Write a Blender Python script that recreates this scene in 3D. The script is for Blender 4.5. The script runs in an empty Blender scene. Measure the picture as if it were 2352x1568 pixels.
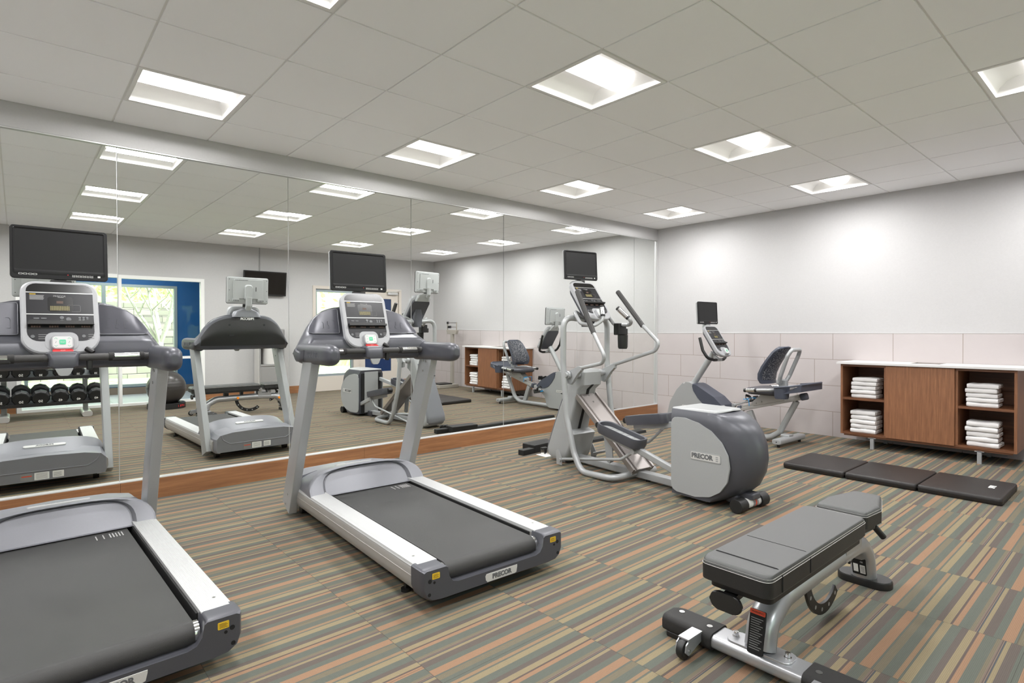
import bpy, bmesh, math, random
from mathutils import Matrix, Vector
random.seed(7)
SC = bpy.context.scene
COL = SC.collection
PI = math.pi
R = math.radians

# ---------------------------------------------------------------- measured room
XB = 7.157          # back wall (towel cabinet)
YM = 4.917          # face of soffit / wood base under the mirrors
YO = -1.04          # wall opposite the mirrors
XL = -1.95          # wall left of the treadmills
H = 2.727           # ceiling
CAMZ = 1.231

# ---------------------------------------------------------------- materials
def lin(c):
    return tuple(((v/255)/12.92 if v/255 <= .04045 else ((v/255+.055)/1.055)**2.4) for v in c)

class NT:
    def __init__(s, name):
        s.m = bpy.data.materials.new(name); s.m.use_nodes = True
        s.t = s.m.node_tree; s.n = s.t.nodes; s.l = s.t.links
        s.b = s.n['Principled BSDF']
    def add(s, typ, **kw):
        n = s.n.new(typ)
        for k, v in kw.items(): setattr(n, k, v)
        return n
    def ln(s, a, b): s.l.new(a, b)
    def math(s, op, a, b=None, c=None):
        n = s.add('ShaderNodeMath', operation=op)
        for i, v in enumerate((a, b, c)):
            if v is None: continue
            if isinstance(v, (int, float)): n.inputs[i].default_value = v
            else: s.ln(v, n.inputs[i])
        return n.outputs[0]
    def pos(s, obj=False):
        if obj: return s.add('ShaderNodeTexCoord').outputs['Object']
        return s.add('ShaderNodeNewGeometry').outputs['Position']
    def sep(s, v):
        n = s.add('ShaderNodeSeparateXYZ'); s.ln(v, n.inputs[0]); return n.outputs
    def comb(s, x, y, z):
        n = s.add('ShaderNodeCombineXYZ')
        for i, v in enumerate((x, y, z)):
            if isinstance(v, (int, float)): n.inputs[i].default_value = v
            else: s.ln(v, n.inputs[i])
        return n.outputs[0]
    def noise(s, vec, scale, detail=2, rough=.5):
        n = s.add('ShaderNodeTexNoise'); n.inputs['Scale'].default_value = scale
        n.inputs['Detail'].default_value = detail; n.inputs['Roughness'].default_value = rough
        if vec is not None: s.ln(vec, n.inputs['Vector'])
        return n.outputs['Fac']
    def ramp(s, fac, stops, interp='LINEAR'):
        n = s.add('ShaderNodeValToRGB'); cr = n.color_ramp; cr.interpolation = interp
        while len(cr.elements) < len(stops): cr.elements.new(.5)
        for e, (p, c) in zip(cr.elements, stops):
            e.position = p; e.color = (*c, 1)
        s.ln(fac, n.inputs[0]); return n.outputs[0]
    def mix(s, fac, a, b, mode='MIX'):
        n = s.add('ShaderNodeMix', data_type='RGBA', blend_type=mode)
        for k, v in ((0, fac), (6, a), (7, b)):
            if isinstance(v, (int, float)): n.inputs[k].default_value = v
            elif isinstance(v, tuple): n.inputs[k].default_value = (*v, 1)
            else: s.ln(v, n.inputs[k])
        return n.outputs[2]
    def bump(s, h, strength=.2, dist=.01):
        n = s.add('ShaderNodeBump'); n.inputs['Strength'].default_value = strength
        n.inputs['Distance'].default_value = dist; s.ln(h, n.inputs['Height'])
        s.ln(n.outputs[0], s.b.inputs['Normal'])
    def set(s, color=None, rough=None, metal=None, **kw):
        if color is not None:
            if isinstance(color, tuple): s.b.inputs['Base Color'].default_value = (*color, 1)
            else: s.ln(color, s.b.inputs['Base Color'])
        if rough is not None:
            if isinstance(rough, (int, float)): s.b.inputs['Roughness'].default_value = rough
            else: s.ln(rough, s.b.inputs['Roughness'])
        if metal is not None: s.b.inputs['Metallic'].default_value = metal
        for k, v in kw.items(): s.b.inputs[k.replace('_', ' ')].default_value = v
        return s.m

def plain(name, rgb, rough=.5, metal=0., grain=0., gscale=400, **kw):
    t = NT(name); c = lin(rgb)
    p = t.pos(True)
    f = t.noise(p, gscale, 2)
    col = t.mix(f, tuple(v*(1-.07) for v in c), tuple(min(1, v*1.07) for v in c))
    if grain: t.bump(f, grain, .002)
    return t.set(col, rough, metal, **kw)

MAT = {}
def setup_materials():
    M = MAT
    M['silver'] = plain('silver_paint', (164, 166, 167), .34, .25)
    M['silverdark'] = plain('warm_silver_paint', (170, 168, 165), .36, .35)
    M['shell'] = plain('grey_shell_plastic', (150, 152, 152), .36)
    M['slate'] = plain('slate_plastic', (76, 77, 83), .38, .2)
    M['slatelight'] = plain('light_slate_plastic', (122, 123, 129), .4, .15)
    M['frame_light'] = plain('console_frame_plastic', (166, 167, 170), .4)
    M['black'] = plain('black_plastic', (26, 26, 26), .45)
    M['blackmat'] = plain('black_matte', (20, 20, 20), .7)
    M['bezel'] = plain('screen_bezel', (26, 26, 27), .45, Specular_IOR_Level=.3)
    M['screen'] = plain('switched_off_screen', (34, 31, 28), .3, Specular_IOR_Level=.15)
    M['faceplate'] = plain('console_face', (40, 40, 43), .32, Specular_IOR_Level=.3)
    M['facedark'] = plain('console_window', (18, 18, 18), .22)
    M['lcd'] = plain('display_segments', (120, 112, 72), .5)
    M['lcdred'] = plain('display_segments_dim', (84, 62, 52), .5)
    M['ink'] = plain('white_ink', (226, 226, 224), .6)
    M['inkgrey'] = plain('grey_ink', (130, 130, 130), .6)
    M['key'] = plain('console_key', (96, 98, 100), .35)
    M['keypad'] = plain('keypad_white', (205, 205, 205), .45)
    M['green'] = plain('green_key', (60, 190, 140), .4)
    M['red'] = plain('red_key', (214, 44, 46), .4)
    M['yellow'] = plain('yellow_sticker', (216, 178, 40), .5)
    M['orange'] = plain('orange_knob', (238, 140, 24), .4)
    M['sticker'] = plain('white_sticker', (222, 222, 220), .5)
    M['stickerred'] = plain('red_sticker', (206, 74, 44), .5)
    M['plate'] = plain('logo_plate', (206, 206, 204), .3, .25)
    M['chrome'] = plain('chrome', (215, 215, 215), .14, 1.)
    M['steel'] = plain('brushed_steel', (158, 152, 149), .42, .8)
    M['screw'] = plain('screw_head', (170, 170, 168), .3, .9)
    M['hole'] = plain('dark_hole', (14, 14, 15), .8)
    M['rubber'] = plain('black_rubber', (34, 33, 32), .75, 0, .3)
    M['grip'] = plain('grip_foam', (58, 57, 56), .6, 0, .3)
    M['white_rail'] = None
    M['bluestrap'] = plain('bright_blue_plastic', (28, 150, 215), .4)
    M['tvback'] = plain('pale_grey_casing', (166, 168, 168), .45)
    M['recess_shade'] = plain('tray_recess_shade', (80, 80, 88), .3, .15)  # same plastic as the dash, tone picked to suggest shade in the wing recess
    M['navy'] = plain('navy_plastic', (66, 70, 82), .42)
    M['vinyl'] = plain('grey_vinyl', (66, 67, 66), .42, 0, .25, 900)
    M['vinylside'] = plain('black_vinyl', (30, 30, 30), .45, 0, .25, 900)
    M['thread'] = plain('light_thread', (190, 188, 184), .7)
    M['matvinyl'] = plain('dark_brown_vinyl', (32, 28, 26), .45, 0, .15, 700)
    M['benchmetal'] = plain('bench_silver', (176, 177, 180), .3, .6)
    M['cabinside'] = None
    M['quartz'] = plain('white_quartz', (214, 212, 210), .35)
    M['white'] = plain('white_paint_gloss', (236, 236, 234), .4)
    M['aluminium'] = plain('aluminium_trim', (206, 206, 206), .4, .4)
    M['gridbar'] = plain('ceiling_bar', (226, 225, 223), .6)
    M['beige'] = plain('beige_door_paint', (205, 197, 188), .45)
    M['framegrey'] = plain('window_frame_grey', (150, 160, 165), .4, .3)
    M['blue'] = plain('blue_wall_paint', (0, 78, 136), .6, 0, .1)
    M['brownbase'] = plain('brown_base_tile', (120, 104, 94), .5)
    M['darkblueglass'] = plain('dark_blue_pane', (38, 58, 98), .12)
    M['castiron'] = plain('dumbbell_rubber', (24, 25, 26), .5, 0, .25)
    M['rackblack'] = plain('rack_black', (40, 40, 42), .45)
    M['ballrubber'] = plain('ball_rubber', (58, 55, 53), .32)
    M['scalepaint'] = plain('scale_enamel', (158, 153, 144), .4)
    M['coolergrey'] = plain('cooler_grey', (150, 149, 148), .4, .2)
    M['coolerlight'] = plain('cooler_light_grey', (205, 203, 200), .4)
    M['paper'] = plain('white_paper', (238, 236, 232), .7)
    M['diffuser'] = None
    # wall paint with orange-peel
    t = NT('wall_paint'); p = t.pos(); f = t.noise(p, 130, 3); t.bump(f, .18, .003)
    g = t.noise(p, 60, 3)
    M['wall'] = t.set(t.mix(g, lin((190, 189, 189)), lin((183, 182, 182))), .6)
    # carpet: repeating stripe sequence in squares set side by side with shifts
    t = NT('striped_carpet'); x, y, z = t.sep(t.pos())
    P = .404
    og, gr, ol, ot, gd, pu, br, pk, db = [lin(c) for c in ((152, 120, 96), (98, 103, 95), (118, 110, 93), (146, 120, 96), (144, 131, 104), (99, 91, 86), (94, 84, 80), (125, 110, 100), (78, 82, 87))]
    seq = [(.035, og), (.008, gr), (.027, ol), (.035, gr), (.016, ot), (.008, gr), (.028, gd), (.033, gr), (.023, pu), (.025, gd), (.007, br), (.020, og), (.038, gr), (.012, ol), (.004, pk), (.003, br), (.004, pk), (.005, db), (.014, gd), (.032, pu), (.027, gr)]
    tot = sum(a for a, _ in seq); acc = 0; stops = []
    for w, c in seq: stops.append((acc/tot, c)); acc += w
    col_i = t.math('FLOOR', t.math('DIVIDE', t.math('SUBTRACT', x, 1.115), .609))
    wn = t.add('ShaderNodeTexWhiteNoise', noise_dimensions='1D'); t.ln(col_i, wn.inputs['W'])
    sh = t.math('MULTIPLY', t.math('ADD', t.math('MULTIPLY', col_i, .23), t.math('MULTIPLY', wn.outputs['Value'], .12)), P)
    yy = t.math('ADD', t.math('SUBTRACT', 1.715, y), sh)
    fr = t.math('FRACT', t.math('DIVIDE', yy, P))
    c = t.ramp(fr, stops, 'CONSTANT')
    rib = t.math('PINGPONG', t.math('DIVIDE', yy, .0050), .5)
    ribm = t.math('MULTIPLY', t.math('SUBTRACT', .5, rib), .55)
    c = t.mix(ribm, c, (.05, .045, .04))
    fib = t.noise(t.pos(), 420, 2, .7)
    c = t.mix(t.math('MULTIPLY', t.math('SUBTRACT', fib, .40), 1.1), c, (.09, .08, .065))
    sx = t.math('ABSOLUTE', t.math('SUBTRACT', t.math('FRACT', t.math('DIVIDE', t.math('SUBTRACT', x, 1.115), .609)), .5))
    sy = t.math('ABSOLUTE', t.math('SUBTRACT', t.math('FRACT', t.math('DIVIDE', t.math('ADD', y, t.math('MULTIPLY', wn.outputs['Value'], .3)), .609)), .5))
    seam = t.math('GREATER_THAN', t.math('MAXIMUM', sx, sy), .4975)
    c = t.mix(t.math('MULTIPLY', seam, .45), c, (.05, .045, .04))
    t.bump(t.math('ADD', rib, fib), .5, .004)
    M['carpet'] = t.set(c, .95, 0, Specular_IOR_Level=.1)
    # ceiling tile
    t = NT('ceiling_tile'); p = t.pos(); f = t.noise(p, 220, 4, .7); t.bump(f, .15, .002)
    g = t.noise(p, 300, 3, .8)
    M['ceil'] = t.set(t.mix(g, lin((245, 245, 246)), lin((239, 239, 240))), .85)
    # wall tile, one-third running bond
    t = NT('wall_tile'); x, y, z = t.sep(t.pos())
    row = t.math('FLOOR', t.math('DIVIDE', t.math('SUBTRACT', 1.196, z), .303))
    u = t.math('ADD', t.math('SUBTRACT', 4.329, y), t.math('MULTIPLY', row, .2005))
    fu = t.math('ABSOLUTE', t.math('SUBTRACT', t.math('FRACT', t.math('DIVIDE', u, .6015)), .5))
    fv = t.math('ABSOLUTE', t.math('SUBTRACT', t.math('FRACT', t.math('DIVIDE', t.math('SUBTRACT', 1.196, z), .303)), .5))
    j = t.math('MAXIMUM', t.math('GREATER_THAN', fu, .5-.0042), t.math('GREATER_THAN', fv, .5-.0082))
    wn = t.add('ShaderNodeTexWhiteNoise', noise_dimensions='2D')
    t.ln(t.comb(t.math('FLOOR', t.math('DIVIDE', u, .6015)), row, 0), wn.inputs['Vector'])
    cl = t.noise(t.pos(), 3.5, 4, .6)
    base = t.mix(cl, lin((192, 185, 184)), lin((182, 175, 174)))
    base = t.mix(t.math('MULTIPLY', wn.outputs['Value'], .25), base, lin((176, 169, 169)))
    c = t.mix(j, base, lin((138, 126, 114)))
    t.bump(t.math('SUBTRACT', 1, j), .3, .002)
    M['tile'] = t.set(c, .5)
    # wood, grain along a chosen axis
    def wood(name, a, b, axis, sc=1.):
        t = NT(name); p = t.pos(True)
        mp = t.add('ShaderNodeMapping'); t.ln(p, mp.inputs['Vector'])
        s = [22*sc, 22*sc, 22*sc]; s[axis] = 1.1*sc; mp.inputs['Scale'].default_value = s
        n1 = t.noise(mp.outputs[0], 3.2, 5, .6); n2 = t.noise(mp.outputs[0], 14, 3, .6)
        f = t.math('ADD', t.math('MULTIPLY', n1, .75), t.math('MULTIPLY', n2, .3))
        c = t.ramp(f, [(.3, lin(a)), (.55, lin(tuple((i+j)/2 for i, j in zip(a, b)))), (.75, lin(b))])
        return t.set(c, .42)
    M['woodbase'] = wood('base_wood', (124, 84, 56), (172, 122, 82), 0, .6)
    M['woodcab'] = wood('cabinet_walnut', (112, 74, 50), (160, 110, 76), 2, 1.)
    M['woodcabh'] = wood('cabinet_walnut_horizontal', (92, 58, 38), (132, 86, 56), 1, 1.)
    # ribbed white foot rail
    t = NT('ribbed_white_rail'); x, y, z = t.sep(t.pos(True))
    r = t.math('PINGPONG', t.math('DIVIDE', x, .006), .5); t.bump(r, .6, .004)
    M['white_rail'] = t.set(t.mix(t.math('MULTIPLY', r, .6), lin((192, 193, 193)), lin((150, 150, 152))), .4)
    # treadmill belt
    t = NT('belt_rubber'); p = t.pos(True); f = t.noise(p, 700, 2, .8); g = t.noise(p, 5, 4, .7)
    t.bump(f, .5, .003)
    c = t.mix(g, lin((42, 42, 41)), lin((60, 59, 57)))
    M['belt'] = t.set(t.mix(t.math('MULTIPLY', f, .35), c, lin((32, 32, 32))), .48)
    # towel cloth
    t = NT('white_towelling'); p = t.pos(); f = t.noise(p, 320, 3, .8); t.bump(f, .7, .004)
    M['towel'] = t.set(t.mix(f, lin((250, 249, 248)), lin((230, 228, 227))), .95, 0, Specular_IOR_Level=.1)
    # mirror
    t = NT('mirror_silvering'); M['mirror'] = t.set((.925, .945, .925), 0.0, 1.)
    # window glass
    t = NT('window_glass'); tr = t.add('ShaderNodeBsdfTransparent'); tr.inputs[0].default_value = (.93, .96, .95, 1)
    gl = t.add('ShaderNodeBsdfGlossy'); gl.inputs['Roughness'].default_value = .0
    fz = t.add('ShaderNodeFresnel'); fz.inputs[0].default_value = 1.22
    mx = t.add('ShaderNodeMixShader'); t.ln(fz.outputs[0], mx.inputs[0]); t.ln(tr.outputs[0], mx.inputs[1]); t.ln(gl.outputs[0], mx.inputs[2])
    t.ln(mx.outputs[0], t.n['Material Output'].inputs[0]); M['glass'] = t.m
    # lamp diffuser
    t = NT('lamp_diffuser'); M['diffuser'] = t.set((.9, .9, .9), .6)
    t.b.inputs['Emission Color'].default_value = (1., .98, .95, 1); t.b.inputs['Emission Strength'].default_value = LAMP
    M['troffer'] = plain('lamp_reflector_white', (226, 225, 223), .5)
    # vestibule floor tile
    t = NT('vestibule_tile'); br_ = t.add('ShaderNodeTexBrick'); br_.offset = 0
    t.ln(t.pos(), br_.inputs['Vector']); br_.inputs['Scale'].default_value = 1.
    for k, v in (('Brick Width', .6), ('Row Height', .6), ('Mortar Size', .004)): br_.inputs[k].default_value = v
    br_.inputs['Color1'].default_value = (*lin((186, 188, 192)), 1); br_.inputs['Color2'].default_value = (*lin((180, 182, 186)), 1); br_.inputs['Mortar'].default_value = (*lin((140, 140, 142)), 1)
    M['vestfloor'] = t.set(br_.outputs[0], .35)
    # outdoors
    t = NT('lawn'); p = t.pos(); f = t.noise(p, 3, 6, .8); g = t.noise(p, 60, 2)
    M['lawn'] = t.set(t.mix(t.math('MULTIPLY', t.math('ADD', f, g), .5), lin((140, 164, 96)), lin((206, 220, 160))), .9)
    t = NT('leaf_green'); f = t.noise(t.pos(), 8, 3)
    M['leaf'] = t.set(t.mix(f, lin((176, 192, 130)), lin((222, 230, 180))), .7)
    t = NT('pale_bark'); f = t.noise(t.pos(), 30, 3)
    M['bark'] = t.set(t.mix(f, lin((206, 198, 188)), lin((160, 150, 140))), .9)
    t = NT('retaining_block'); bk = t.add('ShaderNodeTexBrick'); xx, y_, zz = t.sep(t.pos()); t.ln(t.comb(xx, zz, 0), bk.inputs['Vector'])
    bk.inputs['Scale'].default_value = 1.
    for k, v in (('Brick Width', .45), ('Row Height', .2), ('Mortar Size', .008)): bk.inputs[k].default_value = v
    bk.inputs['Color1'].default_value = (*lin((150, 144, 134)), 1); bk.inputs['Color2'].default_value = (*lin((126, 120, 112)), 1); bk.inputs['Mortar'].default_value = (*lin((84, 80, 74)), 1)
    M['block'] = t.set(bk.outputs[0], .9)
    # perforated back mesh
    t = NT('mesh_back'); p = t.pos(True); vo = t.add('ShaderNodeTexVoronoi'); vo.inputs['Scale'].default_value = 70; t.ln(p, vo.inputs['Vector'])
    M['meshback'] = t.set(t.ramp(vo.outputs['Distance'], [(.25, lin((150, 150, 152))), (.42, lin((52, 55, 64)))]), .5)

# ---------------------------------------------------------------- mesh builder
def fillet(pts, r, n=6, closed=False):
    pts = [Vector(p) for p in pts]
    out = []
    N = len(pts)
    for i, p in enumerate(pts):
        if not closed and i in (0, N-1): out.append(p); continue
        a, b = pts[i-1], pts[(i+1) % N]
        da, db = (a-p), (b-p)
        ang = da.angle(db, PI)
        if ang > R(176): out.append(p); continue
        rr = r[i] if isinstance(r, (list, tuple)) else r
        d = min(rr/math.tan(ang/2), da.length*.49, db.length*.49)
        s, e = p+da.normalized()*d, p+db.normalized()*d
        for k in range(n+1):
            t = k/n
            out.append((1-t)**2*s+2*t*(1-t)*p+t*t*e)
    return out

def rrect(w, h, r, n=5, cx=0, cy=0):
    if not isinstance(r, (tuple, list)): r = (r, r, r, r)
    pts = []
    for (sx, sy, a0, rr) in ((1, 1, 0, r[0]), (-1, 1, 90, r[1]), (-1, -1, 180, r[2]), (1, -1, 270, r[3])):
        for k in range(n+1):
            a = R(a0+90*k/n)
            pts.append((cx+sx*(w/2-rr)+rr*math.cos(a), cy+sy*(h/2-rr)+rr*math.sin(a)))
    return pts

def frame(o, X, Y):
    X = Vector(X).normalized(); Y = Vector(Y); Y = (Y-X*Y.dot(X)).normalized(); Z = X.cross(Y)
    return Matrix(((X.x, Y.x, Z.x, o[0]), (X.y, Y.y, Z.y, o[1]), (X.z, Y.z, Z.z, o[2]), (0, 0, 0, 1)))

class MB:
    def __init__(s, mtx=None):
        s.bm = bmesh.new(); s.mtx = mtx or Matrix(); s.mi = 0
    def _add(s, t):
        bmesh.ops.recalc_face_normals(t, faces=t.faces)
        for f in t.faces: f.material_index = s.mi
        me = bpy.data.meshes.new('tmp'); t.to_mesh(me); t.free()
        me.transform(s.mtx); s.bm.from_mesh(me); bpy.data.meshes.remove(me); return s
    def box(s, c, d, rot=None, bev=0, seg=3):
        t = bmesh.new(); bmesh.ops.create_cube(t, size=1)
        bmesh.ops.scale(t, vec=d, verts=t.verts)
        if bev: bmesh.ops.bevel(t, geom=t.edges[:], offset=min(bev, min(d)*.49), segments=seg, profile=.5, affect='EDGES')
        if rot is not None: bmesh.ops.rotate(t, cent=(0, 0, 0), matrix=rot, verts=t.verts)
        bmesh.ops.translate(t, vec=c, verts=t.verts); return s._add(t)
    def span(s, a, b, bev=0, seg=3):
        return s.box([(i+j)/2 for i, j in zip(a, b)], [abs(i-j) for i, j in zip(a, b)], None, bev, seg)
    def beam(s, p, q, w, h, up=(0, 0, 1), bev=0, seg=2):
        p, q = Vector(p), Vector(q); Y = (q-p); L = Y.length; Y.normalize()
        X = Y.cross(Vector(up))
        if X.length < 1e-4: X = Vector((1, 0, 0))
        X.normalize(); Z = X.cross(Y)
        m = Matrix((X, Y, Z)).transposed()
        return s.box((p+q)/2, (w, L, h), m, bev, seg)
    def cyl(s, p, q, r, r2=None, n=24, bev=0, seg=2):
        p, q = Vector(p), Vector(q); d = q-p; L = d.length
        t = bmesh.new(); bmesh.ops.create_cone(t, cap_ends=True, segments=n, radius1=r, radius2=r if r2 is None else r2, depth=L)
        if bev:
            ed = [e for e in t.edges if abs(e.verts[0].co.z-e.verts[1].co.z) < 1e-6]
            bmesh.ops.bevel(t, geom=ed, offset=bev, segments=seg, profile=.5, affect='EDGES')
        bmesh.ops.rotate(t, cent=(0, 0, 0), matrix=Vector((0, 0, 1)).rotation_difference(d).to_matrix(), verts=t.verts)
        bmesh.ops.translate(t, vec=(p+q)/2, verts=t.verts); return s._add(t)
    def tube(s, pts, r, n=14, fr=None, closed=False, sq=None, up=None, rads=None):
        pts = [Vector(p) for p in pts]
        if fr: pts = fillet(pts, fr, 7, closed)
        N = len(pts); t = bmesh.new(); rings = []
        T = []
        for i in range(N):
            a = pts[i-1] if (i or closed) else pts[i]; b = pts[(i+1) % N] if (i < N-1 or closed) else pts[i]
            T.append((b-a).normalized())
        u = Vector(up) if up else Vector((0, 0, 1))
        if abs(T[0].dot(u)) > .95: u = Vector((1, 0, 0)) if not up else Vector((0, 1, 0))
        u = (u-T[0]*u.dot(T[0])).normalized()
        for i in range(N):
            if i:
                q = T[i-1].rotation_difference(T[i]); u = (q @ u); u = (u-T[i]*u.dot(T[i])).normalized()
            v = T[i].cross(u); k = rads[min(i*len(rads)//N, len(rads)-1)] if rads else 1
            ring = []
            if sq:
                for (a, b) in rrect(sq[0], sq[1], sq[2], 3): ring.append(t.verts.new(pts[i]+v*a*k+u*b*k))
            else:
                for j in range(n):
                    an = 2*PI*j/n; ring.append(t.verts.new(pts[i]+(u*math.cos(an)+v*math.sin(an))*r*k))
            rings.append(ring)
        m = len(rings[0])
        for i in range(N if closed else N-1):
            A, B = rings[i], rings[(i+1) % N]
            for j in range(m): t.faces.new((A[j], A[(j+1) % m], B[(j+1) % m], B[j]))
        if not closed: t.faces.new(rings[0][::-1]); t.faces.new(rings[-1])
        return s._add(t)
    def prism(s, poly, ax, a0, a1, bev=0, seg=2):
        def P(p, a): return {'x': (a, p[0], p[1]), 'y': (p[0], a, p[1]), 'z': (p[0], p[1], a)}[ax]
        t = bmesh.new(); A = [t.verts.new(P(p, a0)) for p in poly]; B = [t.verts.new(P(p, a1)) for p in poly]
        n = len(poly); fa = t.faces.new(A); fb = t.faces.new(B[::-1])
        for i in range(n): t.faces.new((A[i], A[(i+1) % n], B[(i+1) % n], B[i]))
        if bev:
            ed = list(set(fa.edges) | set(fb.edges))
            bmesh.ops.bevel(t, geom=ed, offset=bev, segments=seg, profile=.5, affect='EDGES')
        return s._add(t)
    def loft(s, rings, caps=True, close=True):
        t = bmesh.new(); V = [[t.verts.new(p) for p in r] for r in rings]; m = len(V[0])
        for A, B in zip(V, V[1:]):
            for j in range(m if close else m-1): t.faces.new((A[j], A[(j+1) % m], B[(j+1) % m], B[j]))
        if caps: t.faces.new(V[0][::-1]); t.faces.new(V[-1])
        return s._add(t)
    def lathe(s, prof, c=(0, 0, 0), n=32, axis='z'):
        rings = []
        for (r, z) in prof:
            ring = []
            for j in range(n):
                a = 2*PI*j/n; x, y = max(r, 1e-4)*math.cos(a), max(r, 1e-4)*math.sin(a)
                p = {'z': (x, y, z), 'y': (x, z, y), 'x': (z, x, y)}[axis]
                ring.append((c[0]+p[0], c[1]+p[1], c[2]+p[2]))
            rings.append(ring)
        return s.loft(rings)
    def disk(s, c, r, nrm=(0, 0, 1), th=.0015, n=16):
        c = Vector(c); nv = Vector(nrm).normalized(); return s.cyl(c, c+nv*th, r, n=n)
    def text(s, body, size, m, ext=.0006, bold=.0, align='CENTER'):
        cu = bpy.data.curves.new('tmp', 'FONT'); cu.body = body; cu.size = size; cu.extrude = ext; cu.offset = bold
        cu.align_x = align; cu.align_y = 'CENTER'; cu.resolution_u = 3
        o = bpy.data.objects.new('tmp', cu); COL.objects.link(o)
        dg = bpy.context.evaluated_depsgraph_get(); me = bpy.data.meshes.new_from_object(o.evaluated_get(dg))
        t = bmesh.new(); t.from_mesh(me); bpy.data.objects.remove(o); bpy.data.curves.remove(cu); bpy.data.meshes.remove(me)
        bmesh.ops.transform(t, matrix=m, verts=t.verts)
        return s._add(t)
    def build(s, name, mats, parent=None, angle=38):
        me = bpy.data.meshes.new(name); s.bm.to_mesh(me); s.bm.free()
        if not isinstance(mats, (list, tuple)): mats = [mats]
        for m in mats: me.materials.append(MAT[m] if isinstance(m, str) else m)
        me.polygons.foreach_set('use_smooth', [True]*len(me.polygons))
        me.set_sharp_from_angle(angle=R(angle))
        o = bpy.data.objects.new(name, me); COL.objects.link(o)
        w = o.modifiers.new('weighted', 'WEIGHTED_NORMAL'); w.keep_sharp = True
        if parent is not None: o.parent = parent
        return o

def tag(o, label=None, cat=None, group=None, kind=None):
    for k, v in (('label', label), ('category', cat), ('group', group), ('kind', kind)):
        if v: o[k] = v
    return o
def thing(name, label, cat, loc=(0, 0, 0), rot=0, group=None):
    o = bpy.data.objects.new(name, None); COL.objects.link(o); o.empty_display_size = .1
    o.location = loc; o.rotation_euler = (0, 0, R(rot)); return tag(o, label, cat, group)
def dup(root, loc, rot, label):
    r = root.copy(); COL.objects.link(r); r.location = loc; r.rotation_euler = (0, 0, R(rot)); r['label'] = label
    for ch in list(root.children):
        c = ch.copy(); COL.objects.link(c); c.parent = r
        for g in list(ch.children):
            d = g.copy(); COL.objects.link(d); d.parent = c
    return r
def T3(x, y, z): return Matrix.Translation((x, y, z))
LAMP = 3.6
AREA_W = 28.5
EXPO = 0.0
setup_materials()
# ================================================================= room shell
def struct(mb, name, mats, parent=None, label=None):
    o = mb.build(name, mats, parent)
    if parent is None: o['kind'] = 'structure'
    if label: o['label'] = label
    return o

m = MB(); m.span((XL-.2, YO-.1, -.08), (XB+.15, 5.1, 0)); struct(m, 'floor', 'carpet')
# --- ceiling tiles, cell by cell, open where the lamps sit
GX, GY, S = .529, 4.406, .6096
def gx(i): return GX+S*i
def gy(j): return GY-S*(j-1)
LAMPS = [(i, j) for i in (-3, 0, 3, 6, 9) for j in (1, 4, 7)]
m = MB(); gap = .006
for i in range(-5, 12):
    for j in range(0, 11):
        if (i, j) in LAMPS: continue
        x0, x1 = max(gx(i), XL), min(gx(i+1), XB); y1, y0 = min(gy(j), YM), max(gy(j+1), YO)
        if x1-x0 < .03 or y1-y0 < .03: continue
        m.span((x0+gap, y0+gap, H), (x1-gap, y1-gap, H+.02))
struct(m, 'ceiling', 'ceil')
m = MB()
for i in range(-4, 12):
    if XL < gx(i) < XB: m.span((gx(i)-.012, YO, H+.006), (gx(i)+.012, YM, H+.03))
for j in range(1, 11):
    m.span((XL, gy(j)-.012, H+.0065), (XB, gy(j)+.012, H+.03))
for a, b in (((XL, YO, H+.004), (XB, YO+.012, H+.03)), ((XL, YM-.012, H+.004), (XB, YM, H+.03)), ((XB-.012, YO, H+.004), (XB, YM, H+.03)), ((XL, YO, H+.004), (XL+.012, YM, H+.03))): m.span(a, b)
struct(m, 'trim_1', 'gridbar', label='metal grid between the ceiling tiles')
m = MB(); m.span((XL-.2, YO-.1, H+.25), (XB+.2, 5.2, H+.3)); struct(m, 'roof_slab', 'wall')

# --- mirror wall: soffit, plaster behind, wood base
m = MB(); m.span((XL-.1, 4.985, 0), (XB+.1, 5.1, H+.25)); m.span((XL, YM, 2.566), (XB, 4.99, H+.03)); m.span((7.1455, YM+.001, .1525), (XB, 4.99, 2.57)); struct(m, 'wall_mirror', 'wall')
m = MB()
for a, b in ((-1.9, .555), (.555, 2.45), (2.45, 4.12), (4.12, 5.9), (5.9, XB-.004)): m.span((a+.0008, YM, 0), (b-.0008, 4.985, .146))
struct(m, 'baseboard_mirror', 'woodbase')
m = MB(); m.span((XL, YM+.002, .1462), (XB, 4.985, .1522)); m.span((XL, YM+.004, 2.557), (XB, 4.985, 2.566)); m.span((7.1385, YM+.002, .152), (7.145, 4.985, 2.557))
for x in (-.66, .555, 1.768, 2.978, 4.185, 5.42, 6.614): m.span((x-.0016, 4.950, .153), (x+.0016, 4.985, 2.556))
struct(m, 'trim_2', 'aluminium', label='white metal channel framing the mirrors')
edges = [-1.9, -.66, .555, 1.768, 2.978, 4.185, 5.42, 6.614, 7.138]
tilts = [.0048, .0048, .0042, .0050, .0068, .0068, .005, .005]
wh = ['seventh mirror panel from the right corner, at the far left', 'sixth mirror panel from the room corner, behind the left treadmill', 'fifth mirror panel from the room corner, left of the middle treadmill upright', 'fourth mirror panel from the room corner, behind the middle treadmill console', 'third mirror panel from the room corner, showing the towel cabinet reflected', 'second wide mirror panel from the room corner, behind the elliptical', 'mirror panel right of the elliptical, beside the narrow corner strip', 'narrow mirror strip next to the room corner']
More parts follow.
